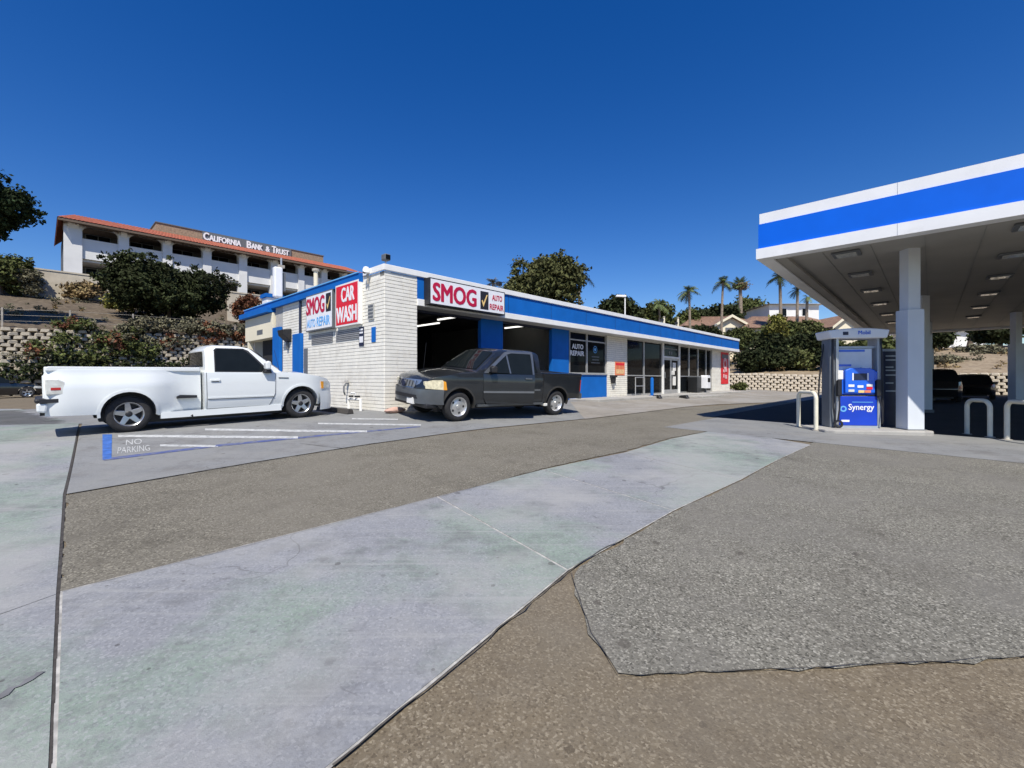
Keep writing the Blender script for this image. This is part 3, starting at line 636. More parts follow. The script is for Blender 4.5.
MB().box(-.05, -.019, 0, .3, za, zb).build("vent_box", mat("vent_metal", (.4, .4, .38), .6), vt)
for k in range(4): MB().box(-.06, -.05, .02, .28, za + .05 + k * .1, za + .1 + k * .1).build("slat", M_TRIMG, vt)
# blue pilasters, dark downpipe, door lamp
for a, b, zt in ((5.42, 6.15, 2.55), (7.43, 8.18, 2.95)): MB().box(-.13, -.016, a, b, 0, zt).build("pilaster", M_BLUE, shop, bevel=.01)
MB().box(-.02, -.01, 5.05, 5.38, 0, 2.0).build("side_door", M_TRIMG, shop)
MB().tube([(-.06, 5.6, 2.55), (-.06, 5.6, 3.72)], .045).build("downpipe", M_NAVY, shop)
lm = at_uv("wall_lamp", "dark wall lamp on the white bricks between the blue pilasters", "lamp", 0, 6.8, .62 + 2.3)
MB().prism([(-.02, .0), (-.3, .25), (-.34, .45), (-.02, .5)], -.3, .25, 'y').build("hood", M_BLACK, lm, bevel=.02); MB().box(-.1, -.02, -.06, .06, -.25, 0).build("bracket", M_TRIMG, lm)
# porch box at the back end of the side wall
pz0, pz1 = z_px(340, 0, 10) - .62, z_px(317, 0, 10) - .62
MB().box(-.10, .35, 8.25, BD + .1, pz0, pz1).build("porch_box", M_CREAM, shop, bevel=.01)
MB().box(-.30, .3, 8.3, BD + .3, pz1 + .02, pz1 + .22).build("porch_cap", M_BLUE, shop)
MB().box(-.08, .1, BD - .35, BD - .15, 0, pz0).build("porch_post", M_CREAM, shop)
MB().box(-.106, -.101, 9.4, 10.1, pz0 + .2, pz0 + .4).build("porch_grille", M_TRIMG, shop)
MB().box(1.4, 1.6, 8.2, BD, 0, 3.7).box(.22, 1.4, 8.19, 8.3, 0, 3.7).build("porch_back_wall", M_STUCCO, shop)
# security camera and floodlight on the roof corner
scm = at_uv("security_camera", "small white dome security camera at the roof corner", "camera", -.08, .75, .62 + 3.90)
MB().lathe([(0, .2), (.07, .18), (.1, .1), (.1, .02), (.03, 0), (0, 0)], (-.05, 0, 0), 'z', 16).build("housing", M_SWHITE, scm, True); MB().lathe([(0, .02), (.05, .015), (.06, -.01), (.0, -.05)], (-.1, 0, .03), 'z', 12).build("lens", M_BLACK, scm, True); MB().tube([(0.0, 0, -.28), (0.0, 0, .05)], .025).build("bracket", M_POST, scm)
fl = at_uv("flood_light", "dark floodlight on the roof edge above the brick corner", "lamp", .06, .03, .62 + 4.06)
MB().tube([(0, 0, 0), (0, 0, .18)], .02).build("stem", M_ALU, fl); MB().box(-.09, .09, -.12, .1, .10, .28).build("head", M_TRIMG, fl, bevel=.03); MB().box(-.07, .07, -.13, -.12, .13, .25).build("lens", M_GLASS, fl)
# main sign on the front fascia
a0, a1 = s_px(429.5, -.3), s_px(505, -.3)
ms = at_uv("fascia_sign", "long white SMOG auto repair sign box on the front fascia", "sign", a0, 0, .62)
z0, z1 = 3.09, 3.875; Ls = a1 - a0
MB().box(0, Ls, -.3, -.02, z0, z1).build("sign_box", M_BLACK, ms, bevel=.008); MB().box(.04, Ls - .04, -.305, -.299, z0 + .035, z1 - .035).build("sign_face", M_SWHITE, ms)
text("SMOG", M_DRED, ms, (.13, -.307, z0 + .13), .52, 1.68, .055)
MB().box(2.0, 2.36, -.309, -.3055, z0 + .09, z1 - .11).build("check_panel", M_BLACK, ms)
MB().prism([(2.05, z0 + .36), (2.13, z0 + .17), (2.32, z0 + .58), (2.27, z0 + .57), (2.135, z0 + .3), (2.09, z0 + .39)], -.314, -.3095, 'y').build("tick_mark", M_GOLD, ms)
text("AUTO", M_DRED, ms, (2.53, -.307, z0 + .44), .18, .46, .03); text("REPAIR", M_DRED, ms, (2.42, -.307, z0 + .13), .18, .64, .03)
# banner, poster, box, bollard, machines along the shop front
b0 = s_px(721, WY - .03); b1 = s_px(728.5, WY - .03)
bn = at_uv("banner", "tall red vertical banner with white lettering on the end pier", "banner", b0, WY - .03, .62)
zb0 = z_px(384, b0, WY) - .62; zb1 = min(z_px(352, b0, WY) - .62, 3.0); bw = b1 - b0
MB().grid(lambda a, b: (a * bw, -.012 * math.sin(b * 9 + a * 4), zb0 + b * (zb1 - zb0)), 8, 14).build("cloth", M_RED, bn)
bh = zb1 - zb0
MB().lathe([(bw * .13, 0), (bw * .27, 0), (bw * .27, .006), (bw * .13, .006)], (bw * .5, -.032, zb0 + bh * .64), 'y', 14, True).build("print", M_PINK, bn)
for q in ((.22, .44, .37, .46), (.5, .76, .39, .48), (.22, .4, .2, .31), (.46, .74, .17, .29)): MB().box(bw * q[0], bw * q[1], -.034, -.028, zb0 + bh * q[2], zb0 + bh * q[3]).build("print", M_PINK, bn)
MB().box(bw * .1, bw * .9, -.03, -.026, zb0 + bh * .8, zb0 + bh * .93).build("print", M_TRIMG, bn)
o0, o1 = s_px(615, WY - .02), s_px(624.5, WY - .02)
po = at_uv("poster", "orange poster on the white brick pier", "poster", o0, WY - .02, .62)
MB().box(0, o1 - o0, -.012, 0, 1.12, 1.80).build("sheet", M_ORANGE, po); MB().box(.08, o1 - o0 - .08, -.016, -.013, 1.2, 1.42).build("print", mat("pale_orange", (.8, .5, .25), .5, var=.3, scale=8), po); MB().box(.05, o1 - o0 - .05, -.016, -.013, 1.62, 1.74).build("print", M_RED, po)
mbx = at_uv("ash_bin", "black wall mounted ash bin beside the orange poster", "bin", s_px(611.5, WY), WY - .02, .62)
MB().prism([(-.2, 1.02), (.2, 1.02), (.2, 1.12), (-.2, 1.12)], -.2, 0, 'y').prism([(-.1, .72), (.1, .72), (.14, 1.02), (-.14, 1.02)], -.16, 0, 'y').build("bin", M_BLACK, mbx, bevel=.015)
bo = at_uv("bollard", "blue steel bollard on the walkway before the shop window", "bollard", s_px(652, -.2), -.2, .685)
MB().lathe([(.0, 0), (.085, 0), (.085, .86), (.065, .92), (.03, .95), (0, .95)], (0, 0, 0), 'z', 16).build("post", M_BLUE, bo, True); MB().lathe([(.1, 0), (.15, 0), (.15, .015), (.1, .02)], (0, 0, 0), 'z', 16).build("flange", M_BLUE, bo)
ic = at_uv("ice_freezer", "dark caged merchandiser against the shop window left of white box", "freezer", s_px(697, .25), .25, .685)
MB().box(-.75, .75, -.3, .3, .05, 1.0).build("cabinet", mat("dark_cabinet", (.012, .013, .014), .4, var=.2), ic, bevel=.02); MB().box(-.75, .75, -.3, .3, 1.0, 1.06).build("top", M_TRIMG, ic)
for k in range(9): MB().tube([(-.7 + k * .175, -.32, .08), (-.7 + k * .175, -.32, .98)], .008, 6).build("bar", M_TRIMG, ic)
for k in (-.7, .7):
    for q in (-.25, .25): MB().box(k - .04, k + .04, q - .04, q + .04, 0, .05).build("foot", M_BLACK, ic)
nb = at_uv("newspaper_box", "white newspaper box on the walkway beside the dark merchandiser", "newspaper box", s_px(705.5, -.2), -.2, .685)
MB().box(-.3, .3, -.22, .22, .28, 1.0).prism([(-.3, 1.0), (.3, 1.0), (.25, 1.12), (-.25, 1.12)], -.2, .2, 'y').build("cabinet", M_SWHITE, nb, bevel=.02); MB().box(-.22, .22, -.23, -.221, .68, .95).build("window", M_GLASS, nb); MB().tube([(0, 0, 0), (0, 0, .28)], .06).box(-.22, .22, -.2, .2, 0, .03).build("pedestal", M_TRIMG, nb)
rl = at_uv("hand_rail", "low steel hand rail before the first shop window pane", "rail", st0 + .15, .2, .685)
MB().tube([(0, 0, 0), (0, 0, .95), (1.0, 0, .95), (1.0, 0, 0)], .025).build("frame", M_ALU, rl); MB().tube([(0, 0, .5), (1.0, 0, .5)], .02).build("rail", M_ALU, rl)
for px, lab in ((657, "small dark rubber wedge left of the shop door step"), (684, "small dark rubber wedge right of the shop door step")):
    g = ground_px(px, 398.5); wg = thing("door_wedge", lab, "wedge", (g[0], g[1], gz(*g) + .012), ANG + 1.1)
    MB().prism([(-.35, 0), (.35, 0), (.25, .14), (-.2, .18)], -.08, .08, 'y').build("wedge", M_BLACK, wg, bevel=.02)
# pole with panel antenna on the roof
an = at_uv("antenna_mast", "white panel antenna on a mast above the side roof", "antenna", .35, 8.6, .62 + 3.89)
D_ = P(.35, 8.6)[1]; top = z_px(258, .35, 8.6) - .62 - 3.89
MB().tube([(0, 0, 0), (0, 0, top)], .035).build("mast", M_ALU, an); a_ = z_px(298, .35, 8.6) - 4.51; b_ = z_px(268, .35, 8.6) - 4.51
MB().box(-.3, .02, -.14, .14, a_, b_).build("antenna_panel", M_SWHITE, an, bevel=.05); MB().box(.05, .16, -.05, .05, a_ + .3, b_ - .2).build("bracket", M_TRIMG, an); MB().box(-.12, .12, -.05, .05, b_, b_ + .12).build("cap", M_POST, an)
an2 = at_uv("vent_pipe", "short pale vent pipe standing on the roof beside the mast", "pipe", .5, 5.6, .62 + 3.89)
MB().tube([(0, 0, 0), (0, 0, 1.0)], .08).build("pipe", M_CREAM, an2); MB().lathe([(.0, 1.12), (.13, 1.08), (.13, 1.0), (0, .99)], (0, 0, 0), 'z', 12).build("cap", M_POST, an2)
an3 = at_uv("roof_vent", "blue and white roof ventilator near the back of the shop", "vent", .3, 9.5, .62 + 3.89)
MB().box(-.3, .3, -.3, .3, 0, .45).build("box", M_WTRIM, an3, bevel=.02); MB().box(-.36, .36, -.36, .36, .45, .6).build("hood", M_BLUE, an3)
for x, lab in ((4.42, "small floodlight over the right end of the SMOG sign"), (17.2, "small floodlight near the middle of the front roof edge"), (19.1, "small dark roof edge lamp above the shop door")):
    q = at_uv("flood_light", lab, "lamp", x, -.02, .62 + 4.06); MB().tube([(0, 0, 0), (0, 0, .1)], .02).build("stem", M_ALU, q); MB().box(-.09, .09, -.08, .06, .08, .22).build("head", M_BLACK, q, bevel=.02)
# pipes and hose at the foot of the corner
pv = at_uv("water_valve", "white water pipes with valves at the foot of the brick corner", "pipes", -.35, .55, None)
MB().tube([(0, .8, 0), (0, .8, .32), (0, .1, .32), (0, .1, 0)], .04).tube([(0, .45, .32), (0, .45, .5), (-.12, .45, .5)], .03).build("pipe", M_WTRIM, pv, True)
for y in (.3, .62): MB().lathe([(.0, .0), (.08, .0), (.08, .05), (0, .05)], (0, y, .38), 'z', 10).build("valve", M_BLACK, pv)
hs = at_uv("hose_bib", "rusty tap on the side wall above the white pipes", "tap", -.02, 2.0, None)
MB().tube([(0, 0, .75), (-.1, 0, .75), (-.16, 0, .66), (-.16, 0, .5), (-.1, .05, .42)], .025).lathe([(0, .82), (.06, .82), (.06, .84), (0, .84)], (-.08, 0, 0), 'z', 8).build("tap", M_TRIMG, hs, True)
bgx = at_uv("rubble_bag", "pinkish sagging bag lying at the brick corner", "bag", .1, -.35, None)
def blob(nm, m, par, r, n=14):
    mb = MB(); mb.grid(lambda a, b: (r[0] * math.sin(math.pi * b) * math.cos(2 * math.pi * a) * (1 + .12 * math.sin(6 * a * math.pi + 3 * b)), r[1] * math.sin(math.pi * b) * math.sin(2 * math.pi * a), r[2] * (1 - math.cos(math.pi * b)) * (1 + .1 * math.sin(9 * a))), n, 8)
    return mb.build(nm, m, par, True)
blob("bag", mat("pink_bag", (.55, .36, .29), .8, var=.2), bgx, (.32, .13, .08))
# ------------------------------------------------------------------ fuel canopy
KU, KV = 5.80, -7.80; KL = 26.5; KW = 15.0; FB = 4.5; FT = 5.62; GZC = .2
cn = at_uv("fuel_canopy", "white fuel station canopy with a wide blue band on its fascia", "canopy", KU, KV, GZC)
zb, zt = FB - GZC, FT - GZC; w1_ = zb + (zt - zb) * .225; w2_ = zb + (zt - zb) * .77
def ring(z0, z1, o):
    return MB().box(-o, .25, -KW - o, o, z0, z1).box(KL - .25, KL + o, -KW - o, o, z0, z1).box(.25, KL - .25, -.25, o, z0, z1).box(.25, KL - .25, -KW - o, -KW + .25, z0, z1)
ring(zb, w1_, .06).build("lower_fascia", M_CWHITE, cn); ring(w1_ + .002, w2_, .02).build("blue_band", M_BLUEB, cn); ring(w2_ + .002, zt, .0).build("upper_fascia", M_CWHITE, cn)
for y in (-2.6, -5.4, -8.2, -11.0): MB().box(-.063, -.06, y - .004, y + .004, zb, w1_).box(-.003, 0, y - .004, y + .004, w2_, zt).build("fascia_seam", M_ALU, cn)
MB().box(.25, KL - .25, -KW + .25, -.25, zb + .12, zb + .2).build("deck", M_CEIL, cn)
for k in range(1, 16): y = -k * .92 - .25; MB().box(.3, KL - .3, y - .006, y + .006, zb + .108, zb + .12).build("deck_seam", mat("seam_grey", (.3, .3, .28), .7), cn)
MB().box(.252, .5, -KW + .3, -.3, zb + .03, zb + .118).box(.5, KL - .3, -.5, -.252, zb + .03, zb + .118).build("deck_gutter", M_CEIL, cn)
for i, x in enumerate((1.3, 4.2, 7.4, 11, 15, 19)):
    for y in (-1.6, -4.6, -7.6, -10.6):
        lp = MB().box(x - .28, x + .28, y - .28, y + .28, zb + .06, zb + .119).build("lamp_frame", M_TRIMG, cn, bevel=.02); MB().box(x - .2, x + .2, y - .2, y + .2, zb + .05, zb + .06).build("lamp_lens", M_LENSW, lp)
IR = -ANG - math.radians(4)          # the pump islands stand askew under the canopy
def rotp(p, c, a): return (c[0] + p[0] * math.cos(a) - p[1] * math.sin(a), c[1] + p[0] * math.sin(a) + p[1] * math.cos(a))
def column(wx, wy, w_=.185):
    u, v = to_uv(wx, wy); x, y = u - KU, v - KV; g = gz_uv(u, v) - GZC
    sq = lambda k: [rotp(p, (x, y), IR) for p in ((-k, -k), (k, -k), (k, k), (-k, k))]
    c = MB().prism(sq(w_), g - .02, 3.17 - GZC, 'z').build("column", M_COLM, cn, bevel=.012); MB().prism(sq(w_ * .72), 3.17 - GZC, zb + .12, 'z').build("column_neck", M_COLM, c)
    MB().prism(sq(w_ + .03), g - .02, g + .12, 'z').build("base_plate", M_TRIMG, c)
def wpx(px, D): return np.array(((px - HX) / F * D, D))
cw = wpx(909, 10.45) + np.array((.185, .185)); column(*cw)
for px, D in ((923, 16.5), (927.5, 24), (1016, 20.5), (1075, 13)): column(*wpx(px, D))
gi = gz(*cw)
isl = thing("pump_island", "raised concrete island under the fuel pump and canopy column", "island", (cw[0], cw[1], gi - .02), -math.radians(7))
MB().prism([(-2.05, -.30), (-1.9, -.42), (.20, -.42), (.30, -.30), (.30, .72), (.20, .85), (-1.9, .85), (-2.05, .72)], -.1, .12, 'z').build("kerb", M_CONP, isl, bevel=.03)
tag(drape("pavement", [P(KU - 1.5, KV + 1.8), P(KU - 1.1, -30), P(36, -30), P(36, KV + 1.2)], M_CON2, .0085), "stained concrete forecourt before the pump island", "paving", kind="structure")
tag(drape("forecourt", [P(KU + 2.2, KV + 1.9), P(KU + 2.5, -30), P(36.5, -30), P(36.5, KV + 1.6)], M_FORE, .0125), "asphalt under the fuel canopy coloured dark to deepen its shade", "paving", kind="structure")
# ------------------------------------------------------------------ fuel pump: local x = towards -v on the picture's right, faces -y (= -u)
pw = wpx(859.5, 10.95) + np.array((0, .22))
pm = thing("fuel_pump", "blue fuel pump with Synergy panel and pale arched top beside the column", "fuel pump", (pw[0], pw[1], gi + .10), -math.radians(9))
# local: x -> -v, y -> +u
MB().box(-.50, .42, -.26, .26, 0, .06).build("plinth", M_PUMPG, pm)
MB().box(-.44, .40, -.27, .27, .06, .78).build("lower_cabinet", M_PUMPD, pm, bevel=.015)
MB().box(-.62, -.50, -.2, .2, 0, 2.22).build("upright", M_PUMPS, pm, bevel=.02); MB().box(.44, .52, -.2, .2, 0, 2.22).build("upright", M_PUMPG, pm, bevel=.02)
MB().box(-.50, -.44, -.24, -.2, 0, 2.22).build("edge_strip", M_ALU, pm)
MB().box(-.48, .43, -.24, .24, .82, 1.40).build("hose_cabinet", M_PUMPB, pm, bevel=.03)
dm = MB().prism([(-.33, .86), (.33, .86), (.33, 1.42), (.22, 1.47), (-.22, 1.47), (-.33, 1.42)], -.31, -.241, 'y').build("display_module", M_PUMPB, pm, bevel=.02)
MB().box(-.14, .14, -.318, -.311, 1.18, 1.34).build("screen", M_NAVY, dm); MB().box(-.18, -.15, -.32, -.311, 1.17, 1.35).build("screen_trim", M_SWHITE, dm); MB().box(.15, .18, -.32, -.311, 1.17, 1.35).build("screen_trim", M_SWHITE, dm)
for k, (x, z, m_) in enumerate(((-.2, 1.04, M_SWHITE), (0, 1.02, M_SWHITE), (.2, 1.05, M_PAPER), (.2, .98, M_RED), (.02, .9, M_GOLD), (.16, .9, M_ORANGE), (-.2, .92, M_LENSW))):
    MB().box(x - .065, x + .065, -.32, -.311, z - .03, z + .03).build("button", m_, dm)
MB().box(-.46, -.345, -.25, -.241, 1.2, 1.42).build("notice", M_PAPER, pm); MB().box(.35, .4, -.25, -.241, 1.05, 1.17).build("notice", M_PAPER, pm)
MB().box(-.46, .36, -.12, .12, 1.41, 1.95).build("price_panel", M_PUMPL, pm); MB().box(-.44, .2, -.13, -.121, 1.88, 1.93).build("panel_stripe", M_PUMPB, pm); MB().box(-.44, -.1, -.13, -.121, 1.52, 1.57).build("panel_stripe", M_PUMPB, pm); MB().box(.1, .25, -.2, -.12, 1.46, 1.5).build("reader_light", M_SWHITE, pm)
MB().prism([(-.46, 1.96), (.44, 1.96), (.44, 2.02), (-.46, 2.02)], -.1, .1, 'y').build("header_bar", M_PUMPG, pm)
vp = [(-.72 + 1.36 * i / 16, 2.40 + .05 * math.sin(math.pi * i / 16)) for i in range(17)]
vl = MB().prism([(-.66, 2.20), (.58, 2.20)] + vp[::-1], -.34, .34, 'y').build("valance", M_CWHITE, pm, bevel=.03)
text("Mobil", M_BLUEB, vl, (-.06, -.345, 2.29), .09, .26, .01); MB().box(-.4, -.28, -.345, -.341, 2.28, 2.36).build("pump_number", M_NAVY, vl)
text("Synergy", M_SWHITE, pm, (-.24, -.272, .40), .19, .56, .02); MB().lathe([(.04, 0), (.075, 0), (.075, .004), (.04, .004)], (-.355, -.276, .47), 'y', 16, True).build("swirl", M_SBLUE, pm)
MB().box(-.40, -.22, -.275, -.271, .15, .2).build("small_print", M_SWHITE, pm); MB().box(-.16, .3, -.275, -.271, .63, .645).build("small_print", M_SBLUE, pm)
for sx in (-.46, .40):
    k_ = -1 if sx < 0 else 1
    hp = [(sx, -.3, .82), (sx + .03 * k_, -.38, .5), (sx + .06 * k_, -.36, .2), (sx + .08 * k_, -.3, .12), (sx + .12 * k_, -.27, .5), (sx + .12 * k_, -.25, 1.6), (sx + .1 * k_, -.22, 2.2)]
    MB().tube(hp, .018, 6).build("hose", M_BLACK, pm, True)
    MB().prism([(-.34, .78), (-.24, .78), (-.24, 1.16), (-.34, 1.2)], sx - .05, sx + .05, 'x').build("nozzle", M_BLACK, pm, bevel=.02)
MB().lathe([(.06, -.02), (.1, -.02), (.1, .02), (.06, .02)], (-.5, -.34, .1), 'y', 14, True).build("hose_loop", M_BLACK, pm, True)
MB().tube([(-.62, .1, 2.1), (-.74, .05, 1.2), (-.8, 0, .35), (-.76, 0, .18)], .018, 6).build("hose", M_BLACK, pm, True)
# navy poster stand between pump and column
sw = wpx(888.5, 11.3); ps = thing("poster_stand", "dark navy poster stand with pale lines between pump and column", "poster stand", (sw[0], sw[1], gi + .10), -math.radians(6))
MB().box(-.2, .2, -.12, .12, 0, 1.9).build("panel", M_NAVY, ps, bevel=.01); MB().box(-.2, .2, -.13, .13, 1.9, 1.96).build("cap", M_PUMPG, ps)
for k, z in enumerate((1.78, 1.68, 1.5, 1.42, 1.3, 1.1, .9)): MB().box(-.15, .15 - .06 * (k % 3), -.126, -.1205, z - .012, z + .018).build("print", M_PUMPG, ps)
# guard hoops
def hoop(px0, py0, px1, py1, h, label, r=.047):
    a, b = ground_px(px0, py0), ground_px(px1, py1); c = (a + b) / 2; d = b - a; L_ = np.linalg.norm(d)
    o = thing("guard_hoop", label, "guard rail", (c[0], c[1], gz(*c) + .01), math.atan2(d[1], d[0]), "bent pipe hoops guarding the pump islands")
    rr = min(.16, L_ / 2 - .01); pts = [(-L_ / 2, 0, -.05), (-L_ / 2, 0, h - rr)]
    for k in range(1, 7): t = math.pi / 2 * k / 6; pts.append((-L_ / 2 + rr - rr * math.cos(t), 0, h - rr + rr * math.sin(t)))
    for k in range(0, 7): t = math.pi / 2 * k / 6; pts.append((L_ / 2 - rr + rr * math.sin(t), 0, h - rr + rr * math.cos(t)))
    pts.append((L_ / 2, 0, -.05)); MB().tube(pts, r, 12).build("pipe", M_HOOP, o, True)
    for sx in (-L_ / 2, L_ / 2): MB().lathe([(r, -.03), (r + .04, -.03), (r + .04, .015), (r, .02)], (sx, 0, 0), 'z', 14).build("collar", M_POST, o)
hoop(798.5, 427, 816, 431, .92, "cream bent pipe hoop left of the blue fuel pump")
hoop(967, 434.5, 990, 438, .82, "cream pipe hoop in the canopy shade right of the column")
hoop(1007, 440, 1042, 447, .85, "cream pipe hoop cut off by the right edge of the picture")
# ------------------------------------------------------------------ vehicles
def shell(name, m, parent, outline, W, crown=None, nt=8, cell=.12, bevel=.03, yoff=0.):
    """closed body: left and right flanks follow W(x,z); the outline is bridged across with a crown"""
    bm = bmesh.new(); vs_ = [bm.verts.new((p[0], 0, p[1])) for p in outline]; bm.faces.new(vs_)
    xs_ = [p[0] for p in outline]; zs_ = [p[1] for p in outline]
    for ax, lo, hi in ((0, min(xs_), max(xs_)), (2, min(zs_), max(zs_))):
        k = math.floor(lo / cell) * cell + cell
        while k < hi - .01:
            co = [0, 0, 0]; no = [0, 0, 0]; co[ax] = k + .0013; no[ax] = 1
            bmesh.ops.bisect_plane(bm, geom=bm.verts[:] + bm.edges[:] + bm.faces[:], plane_co=co, plane_no=no); k += cell
    bm.verts.ensure_lookup_table(); bm.verts.index_update()
    base = [(v.co.x, v.co.z) for v in bm.verts]; faces = [[v.index for v in f.verts] for f in bm.faces]
    bed = [(e.verts[0].index, e.verts[1].index) for e in bm.edges if e.is_boundary]
    bm.free(); mb = MB(); n = len(base)
    mb.v = [(x, W(x, z), z) for x, z in base] + [(x, -W(x, z), z) for x, z in base]
    mb.f = [tuple(f) for f in faces] + [tuple(n + i for i in f[::-1]) for f in faces]
    cache = {}
    def row(i):
        if i in cache: return cache[i]
        x, z = base[i]; r = [i]
        for k in range(1, nt):
            t = 1 - 2 * k / nt; dx, dz = crown(x, z, t) if crown else (0, 0); mb.v.append((x + dx, t * W(x, z), z + dz)); r.append(len(mb.v) - 1)
        r.append(n + i); cache[i] = r; return r
    for a, b in bed:
        ra, rb = row(a), row(b)
        for k in range(nt): mb.f.append((ra[k], ra[k + 1], rb[k + 1], rb[k]))
    return mb.build(name, m, parent, True, bevel, 3)
def arc(cx, cz, r, a0, a1, n=10): return [(cx + r * math.cos(math.radians(a0 + (a1 - a0) * i / n)), cz + r * math.sin(math.radians(a0 + (a1 - a0) * i / n))) for i in range(n + 1)]
def panel(name, m, parent, poly, W, side, off=.006, thick=.02, cell=.15):
    """a thin solid panel lying on a flank: side = +1 left, -1 right"""
    bm = bmesh.new(); vs_ = [bm.verts.new((p[0], 0, p[1])) for p in poly]; bm.faces.new(vs_)
    zs_ = [p[1] for p in poly]; xs_ = [p[0] for p in poly]
    for ax, lo, hi in ((0, min(xs_), max(xs_)), (2, min(zs_), max(zs_))):
        k = math.floor(lo / cell) * cell + cell
        while k < hi - .01:
            co = [0, 0, 0]; no = [0, 0, 0]; co[ax] = k + .0017; no[ax] = 1
            bmesh.ops.bisect_plane(bm, geom=bm.verts[:] + bm.edges[:] + bm.faces[:], plane_co=co, plane_no=no); k += cell
    bm.verts.index_update(); base = [(v.co.x, v.co.z) for v in bm.verts]; faces = [[v.index for v in f.verts] for f in bm.faces]
    bed = [(e.verts[0].index, e.verts[1].index) for e in bm.edges if e.is_boundary]; bm.free()
    n = len(base); mb = MB(); mb.v = [(x, side * (W(x, z) + off), z) for x, z in base] + [(x, side * (W(x, z) + off - thick), z) for x, z in base]
    mb.f = [tuple(f) for f in faces] + [tuple(n + i for i in f[::-1]) for f in faces] + [(a, b, n + b, n + a) for a, b in bed]
    return mb.build(name, m, parent, True)
def wheel(parent, x, y, r, side, style, wd=.24):
    """y = outer face; side = sign of outward direction"""
    i = -side
    pr = [(r * .64, 0.0), (r * .70, -.008), (r * .86, -.006), (r * .955, .012), (r, .045), (r, wd - .045), (r * .95, wd - .01), (r * .7, wd), (r * .6, wd)]
    t = MB().lathe([(0, y + i * .12), (r * .58, y + i * .12), (r * .58, y + i * .2), (0, y + i * .2)], (x, 0, r), 'y', 24).build("wheel", M_BLACK, parent)
    MB().lathe([(a, y + i * b) for a, b in pr], (x, 0, r), 'y', 36).build("tyre", M_RUB, t, True)
    for k in range(3): a = .07 + k * .05; MB().lathe([(r * 1.0, y + i * a), (r * 1.004, y + i * (a + .004)), (r * 1.004, y + i * (a + .02)), (r * 1.0, y + i * (a + .024))], (x, 0, r), 'y', 36).build("tread", M_RUB, t)
    rm = MB().lathe([(r * .64, y + i * .002), (r * .655, y + i * -.004), (r * .62, y + i * .004), (r * .58, y + i * .03), (r * .56, y + i * .15)], (x, 0, r), 'y', 36).build("rim", M_RIM if style == 'spoke' else M_CHROME, t, True)
    if style == 'spoke':
        for k in range(5):
            a = 2 * math.pi * k / 5 + math.pi / 2 + .1; ca, sa = math.cos(a), math.sin(a); s = MB()
            pf = [(r * .10, -.052 * r / .33), (r * .62, -.036 * r / .33), (r * .62, .036 * r / .33), (r * .10, .052 * r / .33)]
            q = [(x + p * ca - o_ * sa, r + p * sa + o_ * ca) for p, o_ in pf]
            yo = [.028, .012, .012, .028]
            s.v = [(q[j][0], y + i * yo[j], q[j][1]) for j in range(4)] + [(q[j][0], y + i * (yo[j] + .05), q[j][1]) for j in range(4)]
            s.f = [(0, 1, 2, 3), (7, 6, 5, 4), (0, 4, 5, 1), (1, 5, 6, 2), (2, 6, 7, 3), (3, 7, 4, 0)]
            s.build("spoke", M_RIM, t, bevel=.008)
        MB().lathe([(0, y + i * .012), (.04, y + i * .014), (.06, y + i * .03), (.07, y + i * .06)], (x, 0, r), 'y', 16).build("hub", M_BLACK, t, True)
    else:
        MB().lathe([(r * .2, y + i * .03), (r * .34, y + i * .035), (r * .44, y + i * .055), (r * .58, y + i * .05)], (x, 0, r), 'y', 30).build("wheel_face", M_CHROME, t, True)
        for k in range(5):
            a = 2 * math.pi * (k + .5) / 5; hx, hz = x + r * .44 * math.cos(a), r + r * .44 * math.sin(a)
            MB().lathe([(0, y + i * .042), (r * .085, y + i * .044)], (hx, 0, hz), 'y', 12).build("hole", M_BLACK, t)
        MB().lathe([(0, y + i * .0), (.045, y + i * .004), (.06, y + i * .03), (.08, y + i * .034)], (x, 0, r), 'y', 18).build("hub", M_CHROME, t, True)
    return t
